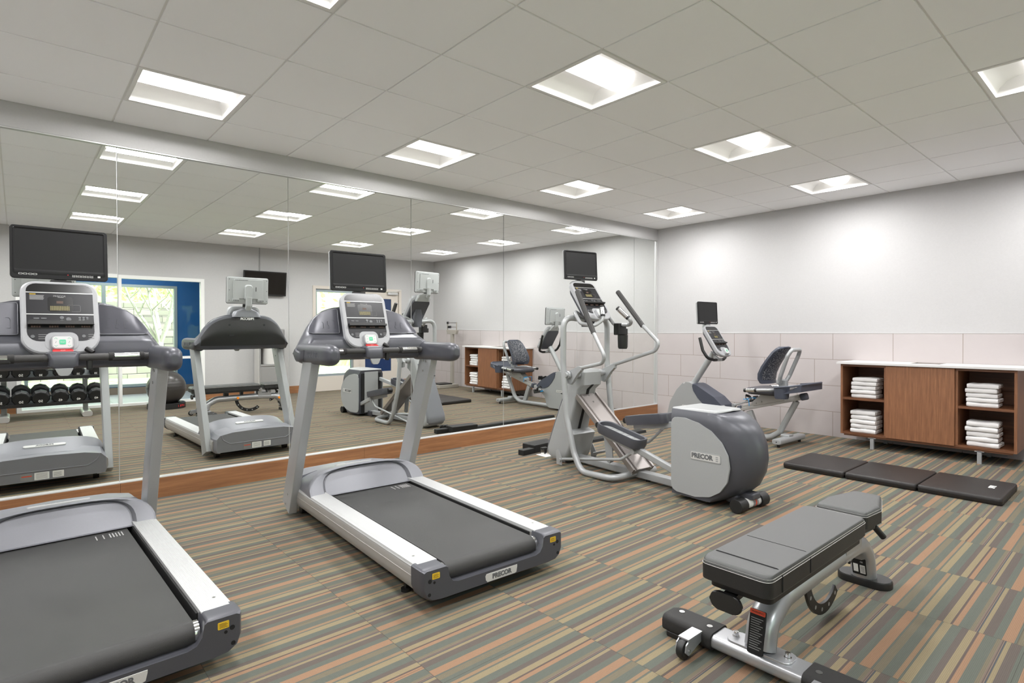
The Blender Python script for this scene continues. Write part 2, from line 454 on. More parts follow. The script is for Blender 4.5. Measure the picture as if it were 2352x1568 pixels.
for k in range(8):
    x0, x1 = edges[k]+.0025, edges[k+1]-.0025; a = tilts[k]; zb = .1535; h = 2.556-zb
    pm_ = MB(frame(((x0+x1)/2, 4.960, zb), (1, 0, 0), (0, -math.sin(a), math.cos(a))))
    pm_.span((-(x1-x0)/2, 0, -.0), ((x1-x0)/2, h, .008))
    o = pm_.build('wall_mirror_panel', 'mirror'); tag(o, wh[k], 'mirror', 'mirror panels on the long wall')

# --- back wall with tiled lower part
m = MB(); m.span((XB, YO-.1, 0), (XB+.12, 5.1, H+.25)); wb = struct(m, 'wall_back', 'wall')
m = MB(); m.span((XB-.010, YO, 0), (XB+.002, YM+.03, 1.196)); struct(m, 'tile_surface', 'tile', wb, 'pale large rectangular wall tiles')
m = MB(); m.span((XB-.012, YO, 1.196), (XB+.002, YM+.03, 1.201)); struct(m, 'tile_edge', 'aluminium', wb)
m = MB(); m.span((XL-.12, YO-.1, 0), (XL, 5.1, H+.25)); struct(m, 'wall_left', 'wall')

# --- wall opposite the mirrors with the glazed opening and the door unit
FX0, FX1, FZ = .0, 2.465, 2.10
DX0, DX1, DZ = 4.37, 6.33, 2.08
m = MB()
for a, b, z0, z1 in ((XL, FX0, 0, H+.25), (FX0, FX1, FZ, H+.25), (FX1, DX0, 0, H+.25), (DX0, DX1, DZ, H+.25), (DX1, XB, 0, H+.25)):
    m.span((a, YO-.12, z0), (b, YO, z1))
struct(m, 'wall_front', 'wall')
m = MB()
for a, b in ((XL, FX0-.01), (FX1+.01, DX0-.01), (DX1+.01, XB-.01)): m.span((a, YO, 0), (b, YO+.012, .14))
struct(m, 'baseboard_front', 'woodbase')
# glazed storefront
m = MB(); w = .055
for a, b, z0, z1 in ((FX0, FX0+w, .04, FZ-w), (FX1-w, FX1, .04, FZ-w), (FX0, FX1, FZ-w, FZ), (FX0, FX1, 0, .04), (1.225, 1.275, .04, FZ-w)):
    m.span((a, YO-.09, z0), (b, YO+.012, z1))
m.span((1.275, YO-.07, .735), (FX1-w, YO-.01, .775))
sf = struct(m, 'window_1', 'white', label='white framed glazed opening to the blue vestibule')
m = MB(); m.span((FX0+w, YO-.045, .04), (1.225, YO-.039, FZ-w)); m.span((1.275, YO-.045, .04), (FX1-w, YO-.039, FZ-w)); m.build('window_pane', 'glass', sf)
# door unit with side window
m = MB(); w = .06
for a, b, z0, z1 in ((DX0, DX0+w, 0, DZ-w), (DX1-w, DX1, 0, DZ-w), (DX0, DX1, DZ-w, DZ), (5.22, 5.34, 0, DZ-w)):
    m.span((a, YO-.11, z0), (b, YO+.015, z1))
m.span((DX0+w, YO-.10, 0), (5.22, YO-.0, .29))
d2 = struct(m, 'window_2', 'beige', label='beige framed side window beside the door')
m = MB()
for a, b, z0, z1 in ((DX0+w, DX0+w+.035, .29, DZ-w), (5.185, 5.22, .29, DZ-w), (DX0+w+.035, 5.185, DZ-w-.06, DZ-w), (DX0+w+.035, 5.185, .29, .335)): m.span((a, YO-.09, z0), (b, YO-.02, z1))
m.build('window_frame', 'framegrey', d2)
m = MB(); m.span((DX0+w, YO-.06, .33), (5.2, YO-.055, DZ-w-.05)); m.build('window_pane', 'glass', d2)
m = MB()
for a, b, z0, z1 in ((5.345, 5.49, .01, DZ-w-.005), (6.10, DX1-w-.005, .01, DZ-w-.005), (5.49, 6.10, .01, .33), (5.49, 6.10, 1.87, DZ-w-.005)):
    m.span((a, YO-.07, z0), (b, YO-.02, z1))
dr = struct(m, 'door_1', 'beige', label='beige door with dark blue panel')
m = MB(); m.span((5.485, YO-.055, .325), (6.105, YO-.035, 1.875)); m.build('door_pane', 'darkblueglass', dr)
m = MB(frame((5.95, YO-.0345, .63), (-1, 0, 0), (0, 0, 1))); m.prism([(.045*math.cos(a), .045*math.sin(a)) for a in [2*PI*k/24 for k in range(24)]], 'z', 0, .001); m.mi = 1
for k in range(5): m.disk((.022*math.cos(1.3*k), .022*math.sin(1.3*k), .001), .009, (0, 0, 1), .0006)
m.build('round_sticker', ['paper', 'inkgrey'], dr)
m = MB(); m.span((6.0, YO-.02, 1.96), (6.24, YO+.03, 2.015), .006); m.beam((6.05, YO+.03, 2.02), (6.2, YO+.20, 2.05), .02, .008); m.beam((6.2, YO+.20, 2.05), (6.27, YO+.02, 2.06), .02, .008); m.build('door_closer', 'aluminium', dr)
m = MB()
for z in (.3, 1.05, 1.75): m.cyl((6.275, YO-.012, z), (6.275, YO-.012, z+.11), .009)
m.build('hinge', 'steel', dr)
m = MB(); m.cyl((5.42, YO-.02, 1.0), (5.42, YO+.045, 1.0), .012); m.beam((5.42, YO+.045, 1.0), (5.53, YO+.045, 1.0), .016, .016, bev=.004); m.disk((5.42, YO-.02, 1.0), .028, (0, 1, 0), .006); m.build('door_handle', 'steel', dr)

# --- vestibule behind the glazed opening
VY = -2.9
m = MB(); m.span((-2.4, VY-.1, -.08), (4.35, YO-.1, -.002)); struct(m, 'floor_vestibule', 'vestfloor')
m = MB(); m.span((-2.4, VY-.12, 2.55), (4.35, YO-.1, 2.62)); struct(m, 'ceiling_vestibule', 'wall')
WX0, WX1, WZ0, WZ1 = -.95, 2.40, .14, 2.07
m = MB()
for a, b, z0, z1 in ((-2.4, WX0, 0, 2.6), (WX1, 4.35, 0, 2.6), (WX0, WX1, WZ1, 2.6), (WX0, WX1, 0, WZ0)): m.span((a, VY-.12, z0), (b, VY, z1))
m.span((4.2, VY, 0), (4.35, YO-.1, 2.6)); m.span((-2.4, VY, 0), (-2.25, YO-.1, 2.6))
struct(m, 'wall_vestibule', 'blue')
m = MB(); m.span((-2.25, VY, 0), (4.2, VY+.012, .13)); struct(m, 'baseboard_vestibule', 'brownbase')
m = MB(); w = .05
for a, b, z0, z1 in ((WX0, WX0+w, WZ0+w, WZ1-w), (WX1-w, WX1, WZ0+w, WZ1-w), (WX0, WX1, WZ1-w, WZ1), (WX0, WX1, WZ0, WZ0+w), (1.19, 1.25, WZ0+w, WZ1-w), (.1, .15, WZ0+w, WZ1-w)): m.span((a+.0005, VY-.1, z0+.0005), (b-.0005, VY+.01, z1-.0005))
vw = struct(m, 'window_3', 'framegrey', label='grey framed outside window in the blue vestibule wall')
m = MB(); m.span((WX0+w, VY-.05, WZ0+w), (WX1-w, VY-.044, WZ1-w)); m.build('window_pane', 'glass', vw)

o = thing('vestibule_fill_light', 'added unseen lamp panel brightening the blue vestibule', 'ceiling light', (1.5, -1.95, 2.55))  # fill lamp added out of view to lift the dark vestibule
m = MB(); m.span((-.6, -.3, -.014), (.6, .3, -.002)); m.build('diffuser', 'diffuser', o)  # glowing face of the added vestibule fill lamp
la = bpy.data.lights.new('lamp', 'AREA'); la.shape = 'RECTANGLE'; la.size = 1.1; la.size_y = .5; la.energy = 35
lo = bpy.data.objects.new('lamp', la); COL.objects.link(lo); lo.parent = o; lo.location = (0, 0, -.016)
# --- outdoors
m = MB(); m.span((-14, -22, -.25), (22, VY-.12, -.12)); m.span((4.35, VY-.2, -.25), (22, YO-.12, -.12)); struct(m, 'lawn', 'lawn')
m = MB()
for k in range(11): m.span((-14, -8.9-.06*k, -.2+.195*k), (6.2, -8.4-.06*k, -.008+.195*k), .012)
struct(m, 'wall_garden', 'block')
rings = []
for k in range(9):
    t = k/8; rings.append([(-14, -9.5-7*t, -.3), (-14, -9.5-7*t, 1.9+2.0*t), (6, -9.5-7*t, 1.9+2.0*t), (22, -9.5-7*t, .3+3*t), (22, -9.5-7*t, -.3)])
m = MB(); m.loft(rings); struct(m, 'hill_slope', 'lawn')
def tree(x, y, seed, label, hh=3.6):
    rr = random.Random(seed); t = thing('garden_tree', label, 'tree', (x, y, -.13), 0, 'trees outside the window')
    mb = MB(); tips = []
    mb.tube([(0, 0, 0), (.02, .01, .5), (-.01, .02, 1.12)], .075, 9, rads=[1.2, .95, .9])
    for s in range(5):
        a = 2*PI*s/5+rr.uniform(-.4, .4); d = Vector((.42*math.cos(a), .42*math.sin(a), 1)).normalized()
        pts = [Vector((-.01, .02, 1.0))]
        for k in range(6):
            d = (d+Vector((rr.uniform(-.16, .16), rr.uniform(-.16, .16), .04))).normalized(); pts.append(pts[-1]+d*hh/9)
        mb.tube(pts, .045, 7, rads=[1, .85, .7, .58, .46, .36, .26])
        for k in (2, 3, 4, 5, 6):
            for q in range(2):
                a2 = rr.uniform(0, 2*PI); dd = Vector((math.cos(a2), math.sin(a2), .9)).normalized(); p2 = [pts[k]]
                for w_ in range(4):
                    dd = (dd+Vector((rr.uniform(-.3, .3), rr.uniform(-.3, .3), .1))).normalized(); p2.append(p2[-1]+dd*.27)
                mb.tube(p2, .016, 5, rads=[1, .8, .6, .45, .3]); tips += p2[2:]
    mb.build('trunk', 'bark', t)
    lf = MB(); bm = lf.bm
    for p in tips:
        for q in range(2):
            c = p+Vector((rr.gauss(0, .16), rr.gauss(0, .16), rr.gauss(0, .14))); u = Vector((rr.gauss(0, 1), rr.gauss(0, 1), rr.gauss(0, 1))).normalized(); v = u.orthogonal().normalized()
            vs = [bm.verts.new(c+u*.05), bm.verts.new(c+v*.02), bm.verts.new(c-u*.05), bm.verts.new(c-v*.02)]; bm.faces.new(vs)
    lf.build('foliage', 'leaf', t)
tree(2.52, -5.4, 3, 'pale multi-stemmed tree outside the vestibule window, nearest the blue wall')
tree(.6, -6.6, 5, 'leafy tree outside the window above the dumbbell rack', 3.4)
tree(9.6, -7.8, 8, 'tree on the lawn outside the beige side window', 3.9)
rr = random.Random(11); lf = MB(); bm = lf.bm
for q in range(16000):
    x = rr.uniform(-12, 20); t = rr.random(); y = -9.7-5*t; z = (1.95 if x < 6.5 else .6)+1.7*t+abs(rr.gauss(0, .5)) + (0.5 if rr.random() < .2 else 0)*rr.random()*3
    c = Vector((x, y, z)); u = Vector((rr.gauss(0, 1), rr.gauss(0, 1), rr.gauss(0, 1))).normalized(); v = u.orthogonal().normalized(); k = rr.uniform(.08, .16)
    vs = [bm.verts.new(c+u*k), bm.verts.new(c+v*k*.5), bm.verts.new(c-u*k), bm.verts.new(c-v*k*.5)]; bm.faces.new(vs)
tag(lf.build('hillside_foliage', 'leaf'), 'sunlit green undergrowth covering the slope outside', 'foliage', None, 'stuff')

# --- lamps
def ceiling_light():
    t = thing('ceiling_light', 'x', 'ceiling light', (0, 0, H), 0, 'recessed ceiling lights')
    o = .2975; i = .275
    m = MB()
    for a, b in (((-o, -o), (o, -i)), ((-o, i), (o, o)), ((-o, -i), (-i, i)), ((i, -i), (o, i))): m.span((a[0], a[1], -.002), (b[0], b[1], .02))
    m.build('frame', 'troffer', t)
    m = MB()
    prof = [(i, .012), (i*.93, .05), (i*.80, .074), (i*.62, .088), (.115, .094)]
    for s in (1, -1):
        m.loft([[(-i, s*y, z) for y, z in prof]+[(-i, s*.115, .10), (-i, s*(i+.003), .10)], [(i, s*y, z) for y, z in prof]+[(i, s*.115, .10), (i, s*(i+.003), .10)]])
    for s in (1, -1):
        m.loft([[(s*(i+.002), -i, .01), (s*(i-.012), -i, .05), (s*(i-.05), -i, .10), (s*(i+.003), -i, .11)], [(s*(i+.002), i, .01), (s*(i-.012), i, .05), (s*(i-.05), i, .10), (s*(i+.003), i, .11)]])
    m.span((-i, -.12, .10), (i, .12, .11)); m.build('reflector', 'troffer', t)
    m = MB(); pr = [(.113*math.cos(a), .094-.055*math.sin(a)) for a in [PI*k/12 for k in range(13)]]
    m.prism(pr, 'x', -.262, .262); m.build('diffuser', 'diffuser', t)
    la = bpy.data.lights.new('lamp', 'AREA'); la.shape = 'RECTANGLE'; la.size = .5; la.size_y = .2; la.energy = AREA_W; la.color = (1., .993, .995); la.spread = R(180)
    lo = bpy.data.objects.new('lamp', la); COL.objects.link(lo); lo.parent = t; lo.location = (0, 0, .030)
    return t
proto = ceiling_light()
colw = {-3: 'beyond the left treadmill', 0: 'over the left treadmill', 3: 'right of the treadmills', 6: 'over the elliptical side', 9: 'by the cabinet wall'}
roww = {1: 'next to the mirrors', 4: 'mid room', 7: 'farthest from the mirrors'}
for n, (i, j) in enumerate(LAMPS):
    loc = (gx(i)+S/2, gy(j)-S/2, H); lb = 'square ceiling light %s, %s' % (colw[i], roww[j])
    if n == 0: proto.location = loc; proto['label'] = lb
    else: dup(proto, loc, 0, lb)
# ================================================================= shared pieces
def television(root, mtx, w, h, neck):
    """casing with its bottom edge centre at the frame's origin; x right, y up, z toward the viewer"""
    m = MB(mtx)
    lip = .045
    outer = rrect(w, h, .016, 4, 0, h/2); bow = [(x, y-(.010*(1-(2*x/w)**2) if y < h*.2 else 0)) for x, y in outer]
    m.prism(bow, 'z', -.014, .0, .004)
    # raised bezel around the picture
    iw, ih = w-.05, h-.075; cy = h/2+.014
    A = rrect(w-.004, h-.006, .014, 3, 0, h/2); 
    ring = [[(x, y, .0) for x, y in rrect(w-.022, h-.030, .01, 3, 0, h/2+.006)], [(x, y, .004) for x, y in rrect(w-.030, h-.05, .008, 3, 0, cy)], [(x, y, -.002) for x, y in rrect(iw, ih, .002, 3, 0, cy)]]
    m.loft(ring, caps=False)
    tv = m.build('television', 'bezel', root)
    m = MB(mtx); m.span((-iw/2, cy-ih/2, -.004), (iw/2, cy+ih/2, -.0015)); m.build('screen', 'screen', tv)
    m = MB(mtx)
    m.loft([[(x, y, -.013) for x, y in rrect(w-.003, h-.003, .015, 4, 0, h/2)], [(x, y, -.030) for x, y in rrect(w-.004, h-.004, .015, 4, 0, h/2)], [(x, y, -.040) for x, y in rrect(w-.03, h-.03, .015, 4, 0, h/2)]])
    m.prism(rrect(w*.72, h*.72, .01, 3, 0, h*.55), 'z', -.05, -.038, .004)
    m.prism(rrect(w*.16, h*.12, .006, 2, -w*.30, h*.14), 'z', -.052, -.038, .002); m.prism(rrect(w*.16, h*.12, .006, 2, w*.30, h*.14), 'z', -.052, -.038, .002)
    m.mi = 1
    for k in range(14): m.span((-w*.32+k*.009, h*.87, -.0505), (-w*.32+k*.009+.004, h*.895, -.0497))
    for k in range(7): m.span((-w*.36+k*.008, h*.10, -.0525), (-w*.36+k*.008+.004, h*.14, -.0515)); m.span((w*.24+k*.008, h*.10, -.0525), (w*.24+k*.008+.004, h*.14, -.0515))
    for x in (-.45, .45):
        for y in (.12, .5, .9): m.disk((w*x, h*y, -.0402), .0035, (0, 0, -1), .0012, 8)
    m.span((w*.17, h*.48, -.0512), (w*.185, h*.64, -.0495))
    m.build('rear_cover', ['tvback', 'hole'], tv)
    y0 = .022
    m = MB(mtx)
    for x in (-.40, -.355, -.305, -.26):
        m.mi = 0; m.prism(rrect(w*.04, .008, .002, 1, w*x, y0), 'z', .0, .0012); m.mi = 1; m.prism(rrect(w*.030, .0055, .001, 1, w*x, y0), 'z', .0008, .0016)
    m.build('channel_keys', ['ink', 'black'], tv)
    m = MB(mtx)
    for k in range(6):
        for q in range(2):
            m.mi = 0; m.prism(rrect(w*.030, .0052, .001, 1, w*(.13+k*.038), y0-.004+q*.0075), 'z', 0, .0012); m.mi = 1; m.prism(rrect(w*.022, .0032, .001, 1, w*(.13+k*.038), y0-.004+q*.0075), 'z', .0008, .0016)
    m.build('number_keys', ['ink', 'black'], tv)
    m = MB(mtx); m.prism(rrect(w*.03, .010, .001, 1, w*.40, y0), 'z', 0, .0012); m.build('power_key', 'ink', tv)
    m = MB(mtx); m.disk((w*.07, y0+.003, 0), .0025, (0, 0, 1), .002, 8); m.build('standby_light', 'red', tv)
    m = MB(mtx)
    m.loft([[(x, y, -.048) for x, y in rrect(w*.20, h*.62, .03, 4, 0, h*.42)], [(x, y, -.066) for x, y in rrect(w*.17, h*.55, .028, 4, 0, h*.41)]])
    m.tube([(0, h*.25, -.06), (0, -.02, -.055), (0, neck[1], neck[0])], .026, 12, .03, sq=(w*.15, .03, .012), up=(0, 0, 1))
    m.build('neck', 'tvback', tv)
    m = MB(mtx); m.prism(rrect(w*.22, .03, .004, 2, 0, -.018), 'z', -.03, -.006, .002); m.build('tilt_bracket', 'black', tv)
    return tv

def console(root, mtx, w, h, th, rack=True, wide=1.0):
    """inclined display head: origin at centre, x right, y up the panel, z toward the user"""
    m = MB(mtx)
    o = rrect(w, h, (.06, .06, .085, .085), 7); i2 = [(x*(1-.012/w), y*(1-.012/h)) for x, y in o]
    m.loft([[(x*.9, y*.92, -th) for x, y in o], [(x, y, -th*.7) for x, y in o], [(x, y, -.006) for x, y in o], [(x, y, 0) for x, y in i2]])
    c = m.build('console', 'frame_light', root)
    m = MB(mtx); fw = w-.045; top = h/2-.014; bot = -h/2+.062
    def plate(y0, y1, r): return rrect(fw, y1-y0, r, 5, 0, (y0+y1)/2)
    k = .045*h/.38
    m.prism(plate(top-k, top, (.04, .04, .001, .001)), 'z', -.002, .0008)
    m.build('top_window', 'facedark', c)
    m = MB(mtx); ymid = top-k-.31*h
    m.prism(plate(ymid+.003, top-k-.005, .001), 'z', -.002, .001)
    # lower plate with the notch of the keypad cut out
    L = plate(bot, ymid-.003, (.001, .001, .05, .05))
    m.prism(L, 'z', -.002, .001)
    m.build('face_plate', 'faceplate', c)
    m = MB(mtx); m.prism(rrect(fw*.38, .21*h, .012, 4, -fw*.0, ymid+.14*h), 'z', .0008, .0016)
    m.span((-fw/2+.004, ymid-.21*h, .0008), (fw/2-.004, ymid-.135*h, .0016)); m.build('display_window', 'facedark', c)
    m = MB(mtx)
    for q in range(12): m.span((-fw*.155+q*fw*.0245, ymid+.052*h, .0015), (-fw*.155+q*fw*.0245+fw*.018, ymid+.115*h, .0021))
    m.mi = 1
    for x in (-.44, -.18, .06, .3):
        for q in range(4): m.span((fw*x+q*fw*.036, ymid-.185*h, .0015), (fw*x+q*fw*.036+fw*.028, ymid-.15*h, .0021))
    m.span((-fw*.06, ymid+.15*h, .0015), (fw*.04, ymid+.185*h, .0021)); m.build('display', ['lcd', 'lcdred'], c)
    m = MB(mtx); y1 = ymid-.035*h
    m.mi = 0
    for q in range(3):
        for p in range(3): m.cyl((fw*(.28+p*.058), y1-q*.028*h*1.05-.006, 0), (fw*(.28+p*.058), y1-q*.028*h*1.05-.006, .004), .0058, n=10, bev=.001)
    for q in range(2):
        for p in range(2): m.prism(rrect(fw*.085, .018*h, .003, 2, fw*(-.36+.36*0+p*.105), y1-.01-q*.036*h), 'z', 0, .003, .001)
    for q in range(2): m.cyl((fw*.01, y1-.006-q*.05*h, 0), (fw*.01, y1-.006-q*.05*h, .004), .009, n=14, bev=.001)
    m.cyl((fw*.11, y1-.014, 0), (fw*.11, y1-.014, .004), .011, n=14, bev=.001)
    m.cyl((-fw*.42, bot+.065*h, 0), (-fw*.42, bot+.065*h, .004), .0085, n=12, bev=.001); m.cyl((fw*.33, bot+.065*h, 0), (fw*.33, bot+.065*h, .004), .0085, n=12, bev=.001)
    m.build('keys', 'key', c)
    m = MB(mtx); m.mi = 1
    m.text('PRECOR', .0135*w/.31, T3(-.003, top-k-.022*h/.38, .0012), .0003, .0003)
    for q in range(6): m.span((-fw*.45, top-k-.055*h-q*.011*h, .0009), (-fw*.45+fw*.21*(1-.03*(q % 3)), top-k-.055*h-q*.011*h+.0032, .0013))
    m.span((-fw*.04, top-k-.075*h, .0015), (fw*.05, top-k-.064*h, .002))
    m.mi = 0
    m.span((-fw/2, ymid-.0025, .0005), (fw/2, ymid+.0015, .0014)); m.span((-fw/2, top-k-.005, .0005), (fw/2, top-k-.001, .0014))
    m.mi = 1
    for s, e in ((-.34, -.20), (.40, .49)):
        for q in range(3): m.span((fw*s, bot+(.03+.028*q)*h, .0009), (fw*e, bot+(.038+.028*q)*h, .0013))
    m.tube([(x, y, .0012) for x, y in rrect(fw*.2, .09*h, .006, 3, fw*.2, ymid+.085*h)], .0007, 4, closed=True)
    m.mi = 2; m.span((-fw*.45, top-k-.038*h, .0009), (-fw*.36, top-k-.028*h, .0013))
    m.build('lettering', ['plate', 'inkgrey', 'yellow'], c)
    # keypad bulge
    kw, kh = w*.29, h*.19; ky = -h/2+.012+kh/2
    m = MB(mtx)
    m.loft([[(x, y, 0) for x, y in rrect(kw*1.5, kh*1.35, .035, 5, 0, ky+.012)], [(x, y, .004) for x, y in rrect(kw*1.32, kh*1.25, .03, 5, 0, ky+.012)]])
    m.loft([[(x, y, 0) for x, y in rrect(kw*1.06, kh*1.06, .022, 5, 0, ky-.004)], [(x, y, .022) for x, y in rrect(kw, kh, .02, 5, 0, ky)], [(x, y, .026) for x, y in rrect(kw*.93, kh*.92, .018, 5, 0, ky)]])
    kp = m.build('keypad', 'frame_light', c)
    m = MB(mtx); m.prism(rrect(kw*.84, kh*.80, .012, 4, 0, ky), 'z', .0255, .0272); m.mi = 1
    m.prism(rrect(kw*.28, kh*.34, .004, 3, 0, ky), 'z', .027, .0295, .001)
    for s in (-1, 1):
        for d in (-1, 1): m.tube([(s*kw*.29-.006, ky+d*kh*.27-d*.003, .0276), (s*kw*.29, ky+d*kh*.27+d*.003, .0276), (s*kw*.29+.006, ky+d*kh*.27-d*.003, .0276)], .0009, 5)
    m.mi = 0; m.text('QUICK\nSTART', .0062*w/.31, T3(0, ky, .0296), .0002)
    m.mi = 2
    for s in (-1, 1): m.tube([(s*kw*.29-.003, ky-.004, .0276), (s*kw*.29+.001, ky, .0276), (s*kw*.29+.001, ky+.004, .0276)], .0008, 4)
    m.build('start_keys', ['keypad', 'green', 'inkgrey'], c)
    if rack:
        m = MB(mtx); ry = ymid-.125*h
        m.prism([(-fw*.5, ry-.012), (fw*.5, ry-.012), (fw*.46, ry+.012), (fw*.36, ry+.016), (fw*.34, ry+.010), (-fw*.34, ry+.010), (-fw*.36, ry+.016), (-fw*.46, ry+.012)], 'z', .012, .016)
        m.span((-fw*.48, ry-.014, .001), (fw*.48, ry-.008, .026)); m.span((-fw*.49, ry-.014, .024), (fw*.49, ry-.002, .028)); m.build('reading_rack', 'black', c)
    return c

# ================================================================= treadmill
def treadmill():
    t = thing('treadmill', 'x', 'treadmill', (0, 0, 0), 0, 'treadmills')
    for s in (-1, 1):                                               # long side rails
        pr = [(.292, .188), (.398, .188), (.407, .175), (.408, .12), (.395, .085), (.37, .062), (.335, .058), (.29, .09)]
        m = MB(); m.prism([(s*x, z) for x, z in pr], 'y', .035, 1.84, .003)
        m.tube([(s*.4085, .05, .150), (s*.4085, 1.83, .150)], .0016, 6)
        m.build('side_rail', 'silverdark', t)
        m = MB(); m.prism([(s*x, z) for x, z in ((.292, .186), (.292, .203), (.385, .2045), (.3995, .2), (.4035, .186))], 'y', .035, 1.60, .002); fr_ = m.build('foot_rail', 'white_rail', t)
        m = MB(); m.disk((s*.36, .13, .2035), .006); m.build('screw', 'screw', fr_)
    m = MB(); m.span((-.2915, .075, .088), (-.284, 1.6, .187)); m.span((.284, .075, .088), (.2915, 1.6, .187)); m.span((-.28, .10, .085), (.28, 1.6, .13)); m.span((-.33, .25, .06), (.33, .29, .10)); m.span((-.33, 1.3, .05), (.33, 1.36, .09)); m.build('deck_frame', 'blackmat', t)
    # belt loop
    m = MB(); r = .046; cz = .138; loop = [(1.52, cz+r), (.035, cz+r)]+[(.035-r*math.sin(a), cz+r*math.cos(a)) for a in [PI*k/10 for k in range(1, 10)]]+[(.035, cz-r), (1.52, cz-r)]
    m.prism(loop, 'x', -.262, .262); belt = m.build('belt', 'belt', t)
    m = MB()
    for k, x in enumerate((.118, .148, .176, .189, .202, .215, .228)): m.span((x, 1.25, cz+r), (x+.0048, 1.32, cz+r+.0006))
    m.build('alignment_lines', 'stickerline' if 'stickerline' in MAT else 'plate', belt)
    m = MB(); m.cyl((-.279, .035, cz), (.279, .035, cz), .0425); m.cyl((-.289, .035, cz), (.289, .035, cz), .014); m.build('rear_roller', 'chrome', t)
    # end cap across the rear
    P = [(-.412, .196), (-.400, .203), (-.300, .203), (-.290, .196), (-.283, .150), (-.265, .122), (-.235, .112), (.235, .112), (.265, .122), (.283, .150), (.290, .196), (.300, .203), (.400, .203), (.412, .196), (.412, .115), (.398, .078), (.37, .058), (.32, .052), (-.32, .052), (-.37, .058), (-.398, .078), (-.412, .115)]
    m = MB()
    def cap(y, k, zs): return [(x*k, y, .13+(z-.13)*zs) for x, z in P]
    m.loft([cap(.055, 1., 1.), cap(-.015, 1., 1.), cap(-.035, .992, .97), cap(-.046, .975, .9)])
    # low wall behind the belt so the roller sits in a trough
    m.span((-.28, -.040, .055), (.28, -.02, .112), .004)
    ec = m.build('end_cap', 'slate', t, 50)
    for s in (-1, 1):
        for x, z, q in ((.375, .150, .009), (.353, .140, .006), (.378, .092, .008)):
            m = MB(); m.disk((s*x, -.0458, z), q, (0, -1, 0), .0012, 14); m.build('bolt_hole', 'hole', ec)
    for s in (-1, 1):
        m = MB(frame((s*.345+(-.0 if s > 0 else .0), -.0462, .168), (1, 0, 0), (0, 0, 1))); m.prism(rrect(.038, .026, .003, 2), 'z', 0, .001); m.mi = 1
        for k in range(4): m.span((-.014, -.008+k*.0045, .0008), (.014-.004*(k % 2), -.0066+k*.0045, .0013))
        m.build('warning_sticker', ['yellow', 'hole'], ec)
    m = MB(frame((.015, -.0462, .083), (1, 0, 0), (0, .03, 1))); m.prism([(-.090, .019), (.094, .019), (.094, .010), (.088, -.016), (.078, -.019), (-.085, -.019), (-.094, -.008), (-.096, .010)], 'z', 0, .0022, .0008); m.mi = 1
    m.text('PRECOR', .030, T3(0, 0, .0026), .0012, .0014); m.build('logo_plate', ['plate', 'key'], ec)
    for s in (-1, 1):
        m = MB(); m.cyl((s*.34, .24, .0), (s*.34, .24, .014), .024); m.cyl((s*.34, .24, .01), (s*.34, .24, .075), .007, n=10); m.cyl((s*.34, .24, .05), (s*.34, .24, .085), .017); m.build('leveling_foot', 'black', t)
        m = MB(); m.cyl((s*.33-.02, 1.72, .034), (s*.33+.02, 1.72, .034), .034); m.build('wheel', 'black', t)
    # motor hood: tilted arch with a recessed face
    def arch(w, zb, zt, p=2.6, n=21):
        out = []
        for k in range(n):
            a = PI*k/(n-1); c, s_ = math.cos(a), math.sin(a)
            out.append((-w*math.copysign(abs(c)**(2/p), c), zb+(zt-zb)*abs(s_)**(2/p)))
        return out
    yf = lambda z: 1.365+(z-.19)*.78
    A = arch(.402, .186, .340, 3.0); B = arch(.390, .19, .335, 3.0); Cc = arch(.312, .188, .330, 3.6); D = arch(.296, .187, .321, 3.6)
    m = MB()
    back = [(x, 1.80, .10+(z-.186)*1.1) for x, z in A]
    mid = [(x, yf(z)+.03, z) for x, z in A]
    rim = [(x, yf(z), z) for x, z in A]
    rim2 = [(x, yf(z)-.008, z) for x, z in B]
    rin = [(x, yf(z)+.004, z) for x, z in Cc]
    rec = [(x, yf(z)+.035, z) for x, z in D]
    m.loft([back, mid, rim, rim2, rin, rec])
    hood = m.build('motor_hood', 'slatelight', t, 50)
    m = MB(); F = [(x*.99, yf(z)+.030, z) for x, z in D]
    q = [(x, y-.0, z) for x, y, z in F]
    m.loft([[(x, y, z) for x, y, z in q], [(x*.985, y-.004, z-.002 if z > .2 else z) for x, y, z in q]]); m.build('hood_face', 'slatelight', hood)
    # front cover seen in the mirror
    m = MB(); fp = [(x, .075+(z-.075)*.665) for x, z in [(-.385, .075), (.385, .075), (.395, .12), (.392, .27), (.36, .325), (.25, .355), (0, .368), (-.25, .355), (-.36, .325), (-.392, .27), (-.395, .12)]]
    m.loft([[(x, 1.70, .1+(z-.1)*1.12) for x, z in fp], [(x, 1.80, z) for x, z in fp], [(x, 1.885-.02*(z > .2), z) for x, z in fp], [(x*.985, 1.915, .2+(z-.2)*.97) for x, z in fp]])
    fc = m.build('front_cover', 'slatelight', hood, 30)
    m = MB(frame((0, 1.9165, .20), (-1, 0, 0), (0, 0, 1)))
    m.tube([(-.34, .04, 0), (-.335, .0, 0), (-.27, -.045, 0), (.27, -.045, 0), (.335, .0, 0), (.34, .04, 0)], .004, 8, .05); m.mi = 3; m.prism(rrect(.09, .055, .003, 2, .02, -.085), 'z', -.001, .0012); m.prism(rrect(.07, .05, .003, 2, -.08, -.083), 'z', -.001, .0012)
    m.mi = 5; m.prism(rrect(.075, .05, .003, 2, .11, -.085), 'z', -.001, .0010); m.mi = 4; m.span((.08, -.082, .001), (.14, -.074, .0016)); m.mi = 5
    for k in range(5): m.span((-.10+.0, -.10+k*.007, .0012), (-.05, -.0975+k*.007, .0016)); m.span((-.015, -.104+k*.009, .0012), (.055, -.101+k*.009, .0016))
    m.build('labels', ['slatelight', 'plate', 'key', 'sticker', 'stickerred', 'inkgrey'], hood)
